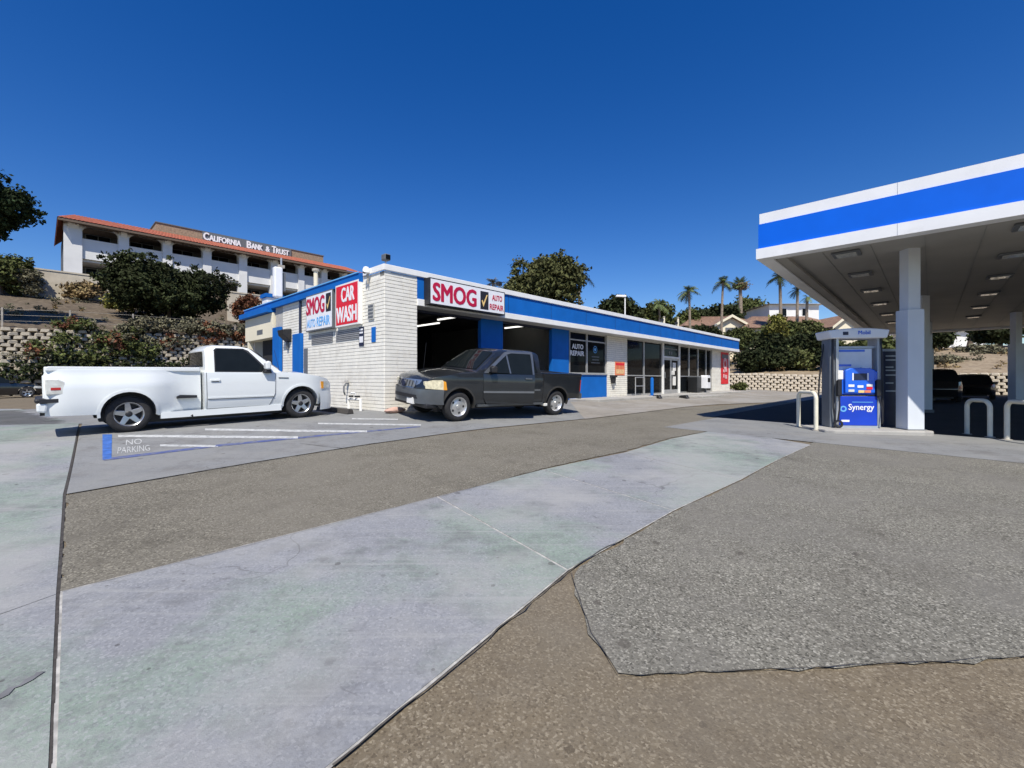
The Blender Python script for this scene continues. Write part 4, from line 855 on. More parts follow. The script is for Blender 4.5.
def pickup(root, q):
    """x forward, rear axle at x=0, flanks at +-W; q holds the measures"""
    m = q['paint']; fa = q['fa']; r = q['r']; ar = q['ar']; zb = q['sill']; nose = q['nose']; cowl = q['cowl']; cb = q['cab_back']; belt = q['belt']; tail = q['tail']; hw = q['hw']; bt = q['bed_top']; hf = q['hood_f']; hc = q['hood_c']
    def W(x, z):
        w_ = hw - .05 * max(0, (z - .95) / .3) ** 1.5 - .10 * max(0, (.62 - z) / .35) ** 1.5 - .012 * abs(math.sin((z - .3) * 3.6))
        if x > nose - .75: w_ -= .26 * ((x - nose + .75) / .75) ** 2.2
        return w_
    fz = r + .02
    # front clip and lower cab
    out = [(cb, zb), (fa - ar * .98, zb)] + arc(fa, fz, ar, 180 + math.degrees(math.asin((fz - zb) / ar)) * 1, 0 - 8, 14)[1:] + [(nose - .18, zb + .12), (nose - .06, zb + .16), (nose - .03, .62), (nose - .02, .80), (nose - .05, hf - .14), (nose - .14, hf - .03), (nose - .32, hf + .02), (cowl + .45, hc - .02), (cowl, hc), (cb + .3, belt), (cb, belt)]
    def crown(x, z, t):
        k = 1 - t * t
        if z > hf - .16 and x > cowl - .05: return (.05 * k if x > nose - .4 else 0, .045 * k)
        if x > nose - .22: return (.14 * k, 0)
        return (0, 0)
    body = shell("body", m, root, out, W, crown, 10)
    # greenhouse
    rf, rr, rz = q['roof_f'], q['roof_r'], q['roof']
    gout = [(cb + .02, belt - .04), (cb + .05, belt + .1), (rr - .05, rz - .09), (rr + .02, rz - .03), (rr + .14, rz), (rf - .18, rz - .005), (rf, rz - .045), (cowl + .02, hc + .0), (cowl - .1, belt - .04)]
    def WG(x, z): return (hw - .075) - .36 * max(0, z - belt) - .10 * max(0, (z - rz + .12) / .12) ** 2
    def gcrown(x, z, t):
        k = 1 - t * t
        if x > rf - .25: return (.16 * k * (1 if z < rz - .06 else .4), .035 * k * (1 if z > belt + .2 else .3))
        if z > rz - .06: return (0, .035 * k)
        return (-.04 * k, 0)
    gm = q.get('cab_paint', m)
    shell("cab", gm, root, gout, WG, gcrown, 10)
    # windscreen, rear window
    def ws(a, b):
        t = (b * 2 - 1) * .90; s = .10 + a * .82; x = cowl + .02 + (rf - cowl - .02) * s; z = hc + (rz - .045 - hc) * s
        k = 1 - t * t; return (x + .16 * k + .012, t * WG(x, z), z + .035 * k * (1 if z > belt + .2 else .3) + .014)
    MB().grid(ws, 6, 12).build("windscreen", M_TINT, root, True)
    def rw(a, b):
        t = (b * 2 - 1) * .82; s = .08 + a * .8; x = cb + .05 + (rr - .05 - cb - .05) * s; z = belt + .1 + (rz - .09 - belt - .1) * s
        return (x - .04 * (1 - t * t) - .012, t * WG(x, z), z + .004)
    MB().grid(rw, 4, 8).build("rear_window", M_TINT, root, True)
    # bed: outer shell with an open box
    fl = q.get('flare', 0)
    def WB(x, z):
        w_ = hw - .01 - .09 * max(0, (.6 - z) / .3) ** 1.5 - .012 * abs(math.sin((z - .3) * 3.6))
        if fl:
            k = math.exp(-((x - .02) / .62) ** 4); w_ = hw - .17 + (.18 if z < bt - .1 else .10) * max(k, .78 if x < -.3 else 0) * (1 - .3 * max(0, (z - .9) / .4)); w_ -= .06 * max(0, (.6 - z) / .3) ** 1.5
            if x < tail + .3: w_ -= .08 * ((tail + .3 - x) / .3) ** 2
        elif x < tail + .2: w_ -= .04 * ((tail + .2 - x) / .2) ** 2
        return w_
    be = cb - .035
    bout = [(tail, zb + .12), (-ar, zb + .1)] + arc(0, fz, ar, 186, -8, 14) + [(ar + .02, zb + .02), (be, zb + .02), (be, bt), (tail + .04, bt + q.get('rake', 0)), (tail, bt - .05)]
    bed = shell("bed", m, root, bout, WB, None, 8)
    # bed opening: dark liner sunk into the top and rails
    ly = hw - .26
    MB().box(tail + .10, be - .06, -ly, ly, bt + .004, bt + .012).build("bed_liner", M_BLACK, bed)
    sl_ = q.get('rake', 0)
    for sd in (1, -1):
        MB().prism([(tail + .02, bt - .03 + sl_), (be - .01, bt - .03), (be - .01, bt + .055), (tail + .06, bt + .055 + sl_), (tail + .02, bt + .03 + sl_)], sd * (ly + .005), sd * (WB(.6, bt) + .006), 'y').build("bed_rail", q.get('rail', m), bed, bevel=.015)
    MB().box(be - .10, be - .01, -ly, ly, bt - .02, bt + .05).build("bed_rail", m, bed, bevel=.01); MB().box(tail + .005, tail + .07, -ly, ly, bt - .06 + sl_, bt + .05 + sl_).build("tailgate_cap", m, bed, bevel=.015)
    MB().box(tail - .02, tail + .02, -ly + .02, ly - .02, .58, bt - .07).build("tailgate", m, bed, bevel=.015)
    # wheel arch lips and dark wells
    for sd in (1, -1):
        for ax, WW in ((fa, W), (0, WB)):
            a_ = arc(ax, fz, ar + .03, 188, -8, 16); b_ = arc(ax, fz, ar - .015, 188, -8, 16)[::-1]
            panel("arch_lip", q.get('lip', m), root, a_ + b_, WW, sd, .012, .05)
            MB().prism(arc(ax, fz, ar + .01, 200, -20, 14), sd * .45, sd * .66, 'y').build("wheel_well", M_BLACK, root)
    MB().box(-.2, fa + .3, -.55, .55, zb - .14, zb + .2).build("underbody", M_BLACK, root)
    for sd in (1, -1):
        yo = sd * (hw - q.get('inset', .06))
        wheel(root, fa, yo, r, sd, q['style']); wheel(root, 0, yo - sd * (.01 if not fl else .02), r, sd, q['style'])
    return W, WG, WB, body
def settle(o, c, hd, wb, ht=.9, lift=.008):
    lf = np.array((-hd[1], hd[0])); p = [c + hd * a + lf * b for a in (0, wb) for b in (-ht, ht)]; z = [gz(*q) for q in p]
    sx = ((z[2] + z[3]) - (z[0] + z[1])) / 2 / wb; sy = ((z[1] + z[3]) - (z[0] + z[2])) / 2 / (2 * ht)
    ex = Vector((hd[0], hd[1], sx)).normalized(); ey = Vector((lf[0], lf[1], sy)); ez_ = ex.cross(ey).normalized(); ey = ez_.cross(ex)
    o.rotation_euler = Matrix((ex, ey, ez_)).transposed().to_euler(); o.location = (c[0], c[1], (z[0] + z[1]) / 2 + lift)
# ---- white pickup
wp = P(0, 0); wc = np.array((-7.28, 8.4)) + .90 * V + .05 * U
zA = gz(*(wc)); zB = gz(*(wc + 3.155 * U))
wt = thing("pickup_truck", "white two door pickup truck parked nose to the brick side wall", "pickup truck", (wc[0], wc[1], zA + .006), ANG)
settle(wt, wc, U, 3.155)
Q = dict(paint=M_WCAR, fa=3.155, r=.345, ar=.42, sill=.27, nose=3.98, cowl=2.72, cab_back=1.20, belt=1.12, tail=-1.10, hw=.985, bed_top=1.17, hood_f=.96, hood_c=1.10, roof_f=2.10, roof_r=1.32, roof=1.70, flare=1, rake=.03, style='spoke', inset=.07)
W, WG, WB, body = pickup(wt, Q)
for sd in (1, -1):
    dp = [(1.24, .36), (2.44, .36), (2.56, .62), (2.58, 1.08), (1.24, 1.11)]
    d = panel("door", M_WCAR, wt, dp, W, sd, .007, .03); MB().prism([(1.30, .93), (1.48, .93), (1.48, .975), (1.30, .975)], sd * (W(1.4, .95) + .004), sd * (W(1.4, .95) + .03), 'y').build("handle", M_WCAR, d, bevel=.01); MB().box(1.33, 1.45, *sorted((sd * (W(1.4, .95) + .008), sd * (W(1.4, .95) + .012))), .915, .93).build("handle_recess", M_BLACK, d)
    panel("door_seam", M_TRIMG, wt, [(1.232, .35), (2.45, .35), (2.57, .61), (2.59, 1.09), (2.578, 1.09), (2.556, .622), (2.443, .362), (1.244, .362), (1.244, 1.11), (1.232, 1.11)], W, sd, .0072, .02)
    panel("body_molding", M_WCAR, wt, [(1.25, .565), (2.53, .555), (2.53, .585), (1.25, .595)], W, sd, .02, .03)
    panel("molding_shadow_strip", M_TRIMG, wt, [(1.25, .55), (2.53, .54), (2.53, .552), (1.25, .562)], W, sd, .012, .02)  # grey strip drawn as the shade line under the molding
    wpz = [(1.42, 1.15), (2.44, 1.13), (2.40, 1.17), (2.06, 1.575), (1.98, 1.625), (1.50, 1.625), (1.45, 1.58)]
    panel("window_seal", M_BLACK, wt, [(1.40, 1.13), (2.50, 1.10), (2.09, 1.60), (2.0, 1.645), (1.48, 1.645), (1.43, 1.60)], WG, sd, .005, .02)
    panel("side_window", M_TINT, wt, wpz, WG, sd, .010, .02)
    mr = MB().prism([(2.34, 1.17), (2.44, 1.17), (2.46, 1.33), (2.40, 1.37), (2.33, 1.33)], sd * (WG(2.4, 1.2) + .06), sd * (WG(2.4, 1.2) + .24), 'y').build("mirror", M_WCAR, wt, bevel=.03); MB().prism([(2.30, 1.10), (2.48, 1.08), (2.44, 1.19), (2.36, 1.19)], sd * (WG(2.4, 1.12) - .04), sd * (WG(2.4, 1.2) + .2), 'y').build("mirror_arm", M_BLACK, mr, bevel=.015)
    MB().prism([(-1.08, .76), (-1.09, 1.03), (-.92, 1.03), (-.84, .97), (-.81, .82), (-.82, .76)], sd * (WB(-.95, .9) - .12), sd * (WB(-.95, .9) + .012), 'y').build("tail_light", M_LENSW, wt, bevel=.015)
    MB().prism([(-1.02, .84), (-.90, .84), (-.90, .885), (-1.02, .885)], sd * (WB(-.95, .9)), sd * (WB(-.95, .9) + .017), 'y').build("tail_lamp_bulb", M_TAIL, wt)
    panel("headlight", M_LENSW, wt, [(3.70, .70), (3.90, .70), (3.90, .86), (3.66, .87)], W, sd, .012, .06); panel("turn_signal", M_AMBER, wt, [(3.655, .69), (3.72, .69), (3.72, .865), (3.64, .865)], W, sd, .016, .05)
    panel("step_pad", M_BLACK, wt, [(.74, .60), (1.08, .60), (1.08, .65), (.80, .67), (.74, .64)], lambda x, z: .9, sd, .0, .12)
    panel("running_board", M_WCAR, wt, [(.47, .22), (2.70, .22), (2.70, .36), (.47, .34)], lambda x, z: .935, sd, .0, .1)
    panel("badge", M_TRIMG, wt, [(2.64, .965), (2.86, .955), (2.86, .98), (2.64, .99)], W, sd, .009, .012)
    panel("bumper_strip", M_BLACK, wt, [(-1.16, .62), (-.62, .63), (-.58, .66), (-.62, .69), (-1.16, .69)], lambda x, z: .93, sd, .008, .05)
MB().box(-1.22, -1.05, -.90, .90, .62, .70).build("bumper_step", M_BLACK, wt, bevel=.03); MB().prism([(-1.20, .47), (-1.08, .45), (-1.05, .62), (-1.20, .62)], -.92, .92, 'y').build("rear_bumper", M_WCAR, wt, bevel=.03)
MB().box(-1.16, -1.0, -.75, .75, .40, .455).build("bumper_valance", M_BLACK, wt)
MB().grid(lambda a, b: (3.58 + .48 * (1 - abs(2 * a - 1) ** 5) + .02 * math.sin(b * math.pi), (2 * a - 1) * .965, .17 + b * .46), 20, 6).build("front_bumper", M_WCAR, wt, True)
MB().grid(lambda a, b: (3.985 + .10 * (1 - (2 * a - 1) ** 2), (2 * a - 1) * .48, .68 + b * .18), 10, 3).build("grille", M_TRIMG, wt, True)
MB().tube([(.62, -.78, .26), (.8, -.86, .22), (1.0, -.9, .24)], .045, 10).build("exhaust", M_BLACK, wt, True); MB().tube([(2.5, -.05, 1.11), (2.7, -.3, 1.14), (2.68, -.75, 1.15)], .012, 6).build("wiper", M_BLACK, wt)
MB().box(1.1, 1.14, -.7, .7, 1.2, 1.28).build("bed_rack", M_BLACK, wt); MB().tube([(2.74, -.78, 1.08), (2.62, -.8, 1.62)], .004, 4).build("aerial", M_BLACK, wt)
# ---- grey pickup
h = np.array((-.763, -.647)); gcn = np.array((1.304, 13.5)) + .90 * np.array((-.647, .763))
zA = gz(*gcn); zB = gz(*(gcn + 3.52 * h)); gg = (zA + zB) / 2
gt = thing("pickup_truck", "dark grey extended cab pickup with its front door ajar before the garage", "pickup truck", (gcn[0], gcn[1], zA + .014), math.atan2(h[1], h[0]))
settle(gt, gcn, h, 3.52)
Q = dict(paint=M_GCAR, fa=3.52, r=.375, ar=.47, sill=.40, nose=4.42, cowl=2.98, cab_back=.66, belt=1.25, tail=-1.05, hw=.985, bed_top=1.22, hood_f=1.10, hood_c=1.26, roof_f=2.22, roof_r=.74, roof=1.87, style='steel', inset=.05, lip=M_GCARD)
W, WG, WB, body = pickup(gt, Q)
HX0, HZ0 = 2.82, .0
for sd in (1, -1):
    hinge = Matrix.Identity(4)
    if sd == 1: hinge = Matrix.Translation((2.82, W(2.8, .8), 0)) @ Matrix.Rotation(math.radians(17), 4, 'Z').inverted() @ Matrix.Translation((-2.82, -W(2.8, .8), 0))
    parts = []
    d = panel("door", M_GCAR, gt, [(1.33, .44), (2.70, .44), (2.80, .6), (2.82, 1.22), (1.33, 1.24)], W, sd, .008, .09); parts.append(d)
    parts.append(panel("molding", M_TRIMG, d, [(1.34, .74), (2.80, .72), (2.80, .77), (1.34, .79)], W, sd, .024, .03))
    parts.append(MB().prism([(1.42, 1.10), (1.62, 1.10), (1.62, 1.15), (1.42, 1.15)], sd * (W(1.5, 1.1) + .002), sd * (W(1.5, 1.1) + .035), 'y').build("handle", M_GMET, d, bevel=.012))
    fro = [(2.80, 1.24), (2.17, 1.80), (2.02, 1.85), (1.36, 1.86), (1.33, 1.84), (1.33, 1.24), (1.38, 1.24), (1.40, 1.79), (1.98, 1.79), (2.12, 1.745), (2.66, 1.265), (2.66, 1.24)]
    parts.append(panel("window_frame", M_GMET if sd == 1 else M_GCAR, d, fro, WG, sd, .012, .05))  # open door's frame takes a lighter grey, sunlight put into its colour
    parts.append(panel("quarter_bar", M_GMET, d, [(2.02, 1.25), (2.06, 1.25), (2.14, 1.72), (2.10, 1.74)], WG, sd, .010, .03))
    parts.append(panel("pane", M_TINT, d, [(1.39, 1.24), (2.66, 1.255), (2.12, 1.745), (1.98, 1.79), (1.40, 1.79)], WG, sd, .0, .01))
    mr = MB().prism([(2.50, 1.26), (2.66, 1.26), (2.68, 1.40), (2.60, 1.45), (2.50, 1.42)], sd * (WG(2.6, 1.3) + .07), sd * (WG(2.6, 1.3) + .26), 'y').build("mirror", M_BLACK, d, bevel=.03); parts.append(mr); parts.append(MB().box(2.55, 2.63, *sorted((sd * (WG(2.6, 1.3) - .02), sd * (WG(2.6, 1.3) + .1))), 1.28, 1.34).build("mirror_arm", M_BLACK, d))
    if sd == 1:
        for p_ in parts: p_.data.transform(hinge)
    rd = panel("rear_door", M_GCAR, gt, [(.74, .44), (1.32, .44), (1.32, 1.24), (.74, 1.24)], W, sd, .005, .02)
    panel("pane", M_TINT, rd, [(.84, 1.28), (1.27, 1.28), (1.27, 1.79), (.90, 1.77)], WG, sd, .008, .02)
    panel("molding", M_TRIMG, rd, [(.76, .76), (1.31, .76), (1.31, .80), (.76, .80)], W, sd, .014, .02); MB().prism([(1.18, 1.08), (1.27, 1.08), (1.27, 1.13), (1.18, 1.13)], sd * (W(1.2, 1.1)), sd * (W(1.2, 1.1) + .02), 'y').build("handle", M_TRIMG, rd)
    panel("dark_opening_panel", M_BLACK, gt, [(1.36, .47), (2.70, .47), (2.78, .62), (2.79, 1.20), (1.36, 1.22)], W, sd, .003, .02) if sd == 1 else None  # black panel on the closed flank; the doorway's darkness is its colour
    panel("running_board", M_GMET, gt, [(.62, .36), (2.96, .36), (2.96, .42), (.62, .42)], lambda x, z: .95, sd, .03, .14)
    panel("headlight", M_LENS, gt, [(3.98, .80), (4.38, .82), (4.40, .98), (4.24, 1.03), (4.02, 1.04), (3.96, .95)], W, sd, .012, .08)
    panel("turn_signal", M_AMBER, gt, [(3.90, .80), (3.99, .80), (4.00, 1.02), (3.94, 1.0)], W, sd, .015, .06)
    panel("tail_light", M_TAIL, gt, [(-1.045, .72), (-1.01, .72), (-1.01, 1.08), (-1.045, 1.08)], WB, sd, .014, .06)
    panel("bed_seam", M_BLACK, gt, [(.60, .44), (.65, .44), (.65, 1.24), (.60, 1.24)], WB, sd, -.006, .02)
bmp = MB().grid(lambda a, b: (4.00 + .56 * (1 - abs(2 * a - 1) ** 5) - .06 * (b - .6) ** 2, (2 * a - 1) * .98, .44 + b * .36), 24, 6).build("front_bumper", M_GMET, gt, True)
MB().grid(lambda a, b: (4.012 + .56 * (1 - abs(2 * a - 1) ** 5), (2 * a - 1) * .93, .56 + b * .09), 20, 2).build("bumper_slot", M_BLACK, bmp, True)
MB().box(4.5, 4.56, .16, .48, .42, .58).build("number_plate", M_PAPER, bmp)
MB().box(4.1, 4.4, -.85, .85, .34, .45).build("air_dam", M_BLACK, gt, bevel=.03)
gl = MB().grid(lambda a, b: (4.43 - .05 * b + .13 * (1 - (2 * a - 1) ** 2), (2 * a - 1) * .56, .80 + b * .22), 12, 4).build("grille", M_RIM, gt, True)
MB().grid(lambda a, b: (4.445 - .05 * b + .13 * (1 - (2 * a - 1) ** 2), (2 * a - 1) * .50, .83 + b * .16), 12, 4).build("grille_mesh", M_TRIMG, gl, True)
for k in range(9): y = -.44 + k * .11; MB().tube([(4.45 + .13 * (1 - (y / .56) ** 2), y, .83), (4.41 + .13 * (1 - (y / .56) ** 2), y, .99)], .008, 6).build("grille_bar", M_BLACK, gl)
MB().lathe([(0, 4.60), (.09, 4.595), (.1, 4.58)], (0, 0, .91), 'x', 18).build("oval_badge", M_NAVY, gl)
MB().box(-1.16, -1.02, -.92, .92, .48, .66).build("rear_bumper", M_GMET, gt, bevel=.03); MB().tube([(2.85, -.1, 1.33), (2.93, .35, 1.30), (2.9, .72, 1.28)], .014, 6).build("wiper", M_BLACK, gt); MB().tube([(3.6, -.8, 1.15), (3.55, -.8, 1.95)], .004, 4).build("aerial", M_BLACK, gt)
MB().box(.40, .52, .78, .95, .30, .38).build("mud_flap", M_PAPER, gt, bevel=.01)
# ---- wheel stop
ws_ = at_uv("wheel_stop", "dark rubber wheel stop under the white truck's nose", "wheel stop", -.95, 1.0, None, math.pi / 2)
MB().prism([(-.1, 0), (.1, 0), (.06, .13), (-.06, .13)], -.95, .95, 'y').build("stop", mat("old_rubber", (.06, .055, .05), .9, var=.3), ws_, bevel=.02); ws_.rotation_euler = (0, 0, ANG)
# ---- cars: simple saloons and an SUV built the same way
def car(name, label, x, y, head, L_, Wd, Ht, paint, kind, group=None):
    z = gz(x, y); o = thing(name, label, "car", (x, y, z + .012), head, group)
    hw = Wd / 2; r = .32; fa = L_ * .5 - .85; ra = -L_ * .5 + .9; n = L_ / 2; ar = .38; bl = Ht * .62
    def W(x_, z_):
        w_ = hw - .05 * max(0, (z_ - bl * .8) / .3) - .06 * max(0, (.5 - z_) / .3)
        e = abs(x_) - (n - .7)
        return w_ - (.22 * (e / .7) ** 2.2 if e > 0 else 0)
    deck = bl - .02 if kind != 'hatch' else bl + .05
    out = [(-n + .05, .3), (ra - ar, .24)] + arc(ra, r, ar, 186, -6, 10) + [(ra + ar + .02, .22), (fa - ar - .02, .22)] + arc(fa, r, ar, 186, -6, 10) + [(n - .08, .26), (n, .5), (n - .05, .68), (n - .3, bl - .16), (n * .42, bl), (-n * .62, deck), (-n + .1, deck - .04), (-n, .65)]
    shell("body", paint, o, out, W, lambda a, b, t: ((.12 if a > 0 else -.12) * (1 - t * t) if abs(a) > n - .2 else 0, .03 * (1 - t * t) if b > bl - .2 else 0), 8)
    rr = -n * .55 if kind == 'sedan' else -n * .86
    go = [(-n * .78 if kind == 'sedan' else -n * .96, deck - .04), (rr, Ht - .08), (rr + .2, Ht), (n * .02, Ht - .01), (n * .12, Ht - .06), (n * .48, bl - .05)]
    def WG(x_, z_): return hw - .08 - .36 * max(0, z_ - bl) - .06 * max(0, (z_ - Ht + .1) / .1) ** 2
    shell("cabin", M_TINT, o, go, WG, lambda a, b, t: (0, .03 * (1 - t * t) if b > Ht - .1 else 0), 8)
    MB().grid(lambda a, b: (rr + .16 + (n * .06 - rr - .16) * a, (2 * b - 1) * (hw - .28), Ht + .012 + .03 * (1 - (2 * b - 1) ** 2)), 8, 8).build("roof", paint, o, True)
    for sd in (1, -1):
        for ax in (fa, ra): wheel(o, ax, sd * (hw - .03), r, sd, 'spoke', .2)
        panel("pillar", paint, o, [(-.1, bl - .03), (.0, bl - .03), (-.08, Ht - .05), (-.16, Ht - .05)], WG, sd, .006, .02)
        panel("headlight", M_LENSW, o, [(n - .62, .58), (n - .16, .56), (n - .2, .68), (n - .55, .72)], W, sd, .012, .05); panel("tail_light", M_TAIL, o, [(-n + .1, .66), (-n + .42, .7), (-n + .38, .84), (-n + .12, .82)], W, sd, .012, .05)
        panel("door_seam", M_BLACK, o, [(-.06, .3), (-.045, .3), (-.045, bl - .02), (-.06, bl - .02)], W, sd, .004, .01); panel("door_handle", M_CHROME, o, [(.05, bl - .2), (.2, bl - .2), (.2, bl - .17), (.05, bl - .17)], W, sd, .02, .03)
        MB().prism([(n * .34, bl), (n * .42, bl), (n * .42, bl + .13), (n * .34, bl + .13)], sd * (hw - .08), sd * (hw + .12), 'y').build("mirror", paint, o, bevel=.03)
    MB().box(-n * .9, n * .9, -hw * .6, hw * .6, .18, .4).build("underbody", M_BLACK, o)
    MB().box(n - .02, n + .13, -.26, .26, .38, .48).build("number_plate", M_PAPER, o); MB().box(n + .02, n + .125, -.4, .4, .54, .62).build("grille", M_TRIMG, o)
    return o
g = ground_px(-12, 399); g = g + V * .9
car("parked_car", "black saloon car half hidden behind the white pickup's tailgate", g[0], g[1], ANG, 4.7, 1.8, 1.42, M_BCAR, 'sedan')
g = P(26.5, -12.2)
c1 = ground_px(938, 407); c2 = ground_px(975, 409)
car("parked_car", "dark hatchback in the canopy shade just right of the column", *wpx(936, 23.5), ANG + .05, 4.2, 1.75, 1.62, M_BCAR, 'hatch', "cars in the canopy shade")
car("parked_car", "low dark saloon in the canopy shade between the columns", *wpx(973, 25.5), ANG - .05, 4.4, 1.75, 1.36, M_BCAR, 'sedan', "cars in the canopy shade")
# ------------------------------------------------------------------ the bank on the hill
BV = 59.7; bs0 = s_px(68, BV); bs1 = s_px(361, BV); BZ = 13.3; BLn = bs1 - bs0
bk = at_uv("bank_building", "white arched bank with red tile roof on the hill at left", "building", bs0, BV, BZ)
ez = z_px(235.5, s_px(160, BV - 1.7), BV - 1.7) - BZ - .1                     # eave underside
bays = [(82, 118), (128.5, 162), (171.5, 202), (210.5, 238), (246, 269.5), (277, 297), (303, 320), (326, 341), (346, 358)]
bx = [(s_px(a, BV) - bs0, s_px(b, BV) - bs0) for a, b in bays]
zsp0, zsp1, ztop = [z_px(q, s_px(258, BV), BV) - BZ for q in (284, 269, 258)]
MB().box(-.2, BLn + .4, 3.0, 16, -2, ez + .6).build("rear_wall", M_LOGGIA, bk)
MB().box(-.2, BLn + .4, .05, 2.99, zsp0 - .25, zsp0 - .02).build("upper_floor", M_STUCCO, bk); MB().box(-.4, BLn + .6, -1.5, 3, ez - .12, ez).build("eave_soffit", mat("eave_wood", (.14, .10, .07), .8, var=.2), bk)
edges = [(-.35, bx[0][0])] + [(bx[i][1], bx[i + 1][0]) for i in range(len(bx) - 1)] + [(bx[-1][1], BLn + .5)]
for a, b in edges:
    MB().box(a, b, -.55, .6, -2, ez - .12).build("column", M_STUCCO, bk); MB().prism([(-.55, ez - .6), (-.9, ez - .15), (-.9, ez - .12), (-.55, ez - .12)], a + (b - a) * .2, b - (b - a) * .2, 'x').build("corbel", M_STUCCO, bk)
for a, b in bx:
    r_ = min(.75, (b - a) * .3); pts = [(a, ztop - r_)] + [(a + r_ - r_ * math.cos(t), ztop - r_ + r_ * math.sin(t)) for t in np.linspace(.15, math.pi / 2, 6)] + [(b - r_ + r_ * math.sin(t), ztop - r_ + r_ * math.cos(t)) for t in np.linspace(0, math.pi / 2 - .15, 6)] + [(b, ztop - r_), (b, ez - .12), (a, ez - .12)]
    MB().prism(pts, -.35, .1, 'y').build("arch", M_STUCCO, bk)
    sp = MB().box(a, b, -.3, .04, zsp0, zsp1).build("balcony_wall", M_STUCCO, bk); MB().box(a, b, -.34, .08, zsp1, zsp1 + .12).build("coping", M_STUCCO, sp)
    for z0_, z1_ in ((zsp1 - .6, ztop - .1), (.1, zsp0 - .4)):
        wn_ = MB().box(a + .4, b - .4, 2.93, 2.99, z0_, z1_).build("window", M_TRIMG, bk); MB().box(a + .5, (a + b) / 2 - .05, 2.9, 2.93, z0_ + .1, z1_ - .1).build("pane", M_GLASS, wn_); MB().box((a + b) / 2 + .05, b - .5, 2.9, 2.93, z0_ + .1, z1_ - .1).build("pane", M_GLASS, wn_)
# tile skirt roof: real ribs of barrel tile
def tiles(x0, x1, y0, y1, z0, z1, pitch=.34, inset=0.):
    n = int((x1 - x0) / pitch * 3); mb = MB()
    def fn(a, b):
        x = x0 + (x1 - x0) * a; x = x + inset * b * (1 - a) - inset * b * a
        return (x, y0 + (y1 - y0) * b, z0 + (z1 - z0) * b + .07 * abs(math.sin(math.pi * (x0 + (x1 - x0) * a) / pitch)) - .05 * ((b * 7) % 1))
    mb.grid(fn, n, 14); return mb
xa = s_px(57, BV - 1.7) - bs0; xb = s_px(366, BV - 1.7) - bs0
rz0 = ez + .08; ry1 = 2.3; rz1 = z_px(231.5, s_px(160, BV + 2.3), BV + 2.3) - BZ
tl_ = tiles(xa, xb, -1.7, ry1, rz0, rz1, inset=1.5).build("tile_roof", M_TILE, bk); tag(tl_, kind="stuff")
MB().box(xa + .05, xb - .05, -1.65, -1.5, rz0 - .28, rz0 - .02).build("eave_board", mat("eave_wood", (.32, .24, .17)), bk)
for k in range(40): x = xa + .6 + k * (xb - xa - 1.2) / 39; MB().box(x - .07, x + .07, -1.64, -.3, rz0 - .3, rz0 - .12).build("rafter", MATS["eave_wood"], bk)
MB().quad((xa, -1.7, rz0), (xa, 14, rz0), (xa + 1.5, 14, rz1), (xa + 1.5, ry1, rz1)).quad((xa + .05, -1.65, rz0 - .28), (xa + .05, 14, rz0 - .28), (xa + .05, 14, rz0 - .02), (xa + .05, -1.65, rz0 - .02)).build("roof_end", M_TILE, bk); MB().box(xa + 1.2, xb - 1.4, ry1, 15, rz0, rz1 - .05).build("flat_roof", M_TILE2, bk)
# equipment screen above the tiles with the lettering
sx0, sx1 = s_px(156, BV + 2.5) - bs0, s_px(323, BV + 2.5) - bs0; scz = z_px(222.5, sx0 + bs0, BV + 2.5) - BZ
sc = MB().box(sx0, sx1, 2.4, 8, rz1 - .3, scz).build("roof_screen", M_SHING, bk); MB().box(sx0 - .1, sx1 + .1, 2.3, 8.1, scz, scz + .12).build("screen_cap", M_TRIMG, sc)
lx0, lx1 = s_px(203.5, BV + 2.2) - bs0, s_px(290, BV + 2.2) - bs0; tot = lx1 - lx0; lz = z_px(238, lx0 + bs0, BV + 2.2) - BZ - .2
words = [("C", 1), ("ALIFORNIA", 0), (" ", 0), ("B", 1), ("ANK", 0), (" ", 0), ("&", 0), (" ", 0), ("T", 1), ("RUST", 0)]
wts = [.95, 6.1, .55, .85, 2.3, .45, .8, .45, .8, 2.9]; sc_ = tot / sum(wts); cx_ = lx0; hb = .98
for (t_, big), wt_ in zip(words, wts):
    if t_ != " ":
        text(t_, M_SWHITE, sc, (cx_, 2.2, lz), hb if big else hb * .78, wt_ * sc_ * .9, .05, depth=.12)
    cx_ += wt_ * sc_
MB().box(lx0 - .1, lx1 + .2, 2.22, 2.4, lz - .12, lz + hb + .1).build("letter_backing", M_TRIMG, sc)
# beige garden wall before the bank
gv = 54.0; ga, gb = s_px(26, gv), s_px(112, gv)
gw = at_uv("garden_wall", "beige stucco wall on the slope below the bank's left end", "wall", ga, gv, 9.5); zt_ = z_px(268, ga, gv) - 9.5
MB().box(0, gb - ga, 0, .4, -2, zt_).build("wall", M_BEIGE, gw); MB().box(-.05, gb - ga + .05, -.06, .46, zt_, zt_ + .15).build("coping", M_BEIGE, gw)
gv = 50.0; ga, gb = s_px(228, gv), s_px(262, gv); gw = at_uv("garden_wall", "pale stucco wall on the slope right of the big dark shrub", "wall", ga, gv, 8.0); zt_ = z_px(292, ga, gv) - 8
MB().box(0, gb - ga, 0, .4, -2, zt_).build("wall", M_BEIGE, gw); MB().box(-.05, gb - ga + .05, -.06, .46, zt_, zt_ + .15).build("coping", M_BEIGE, gw)
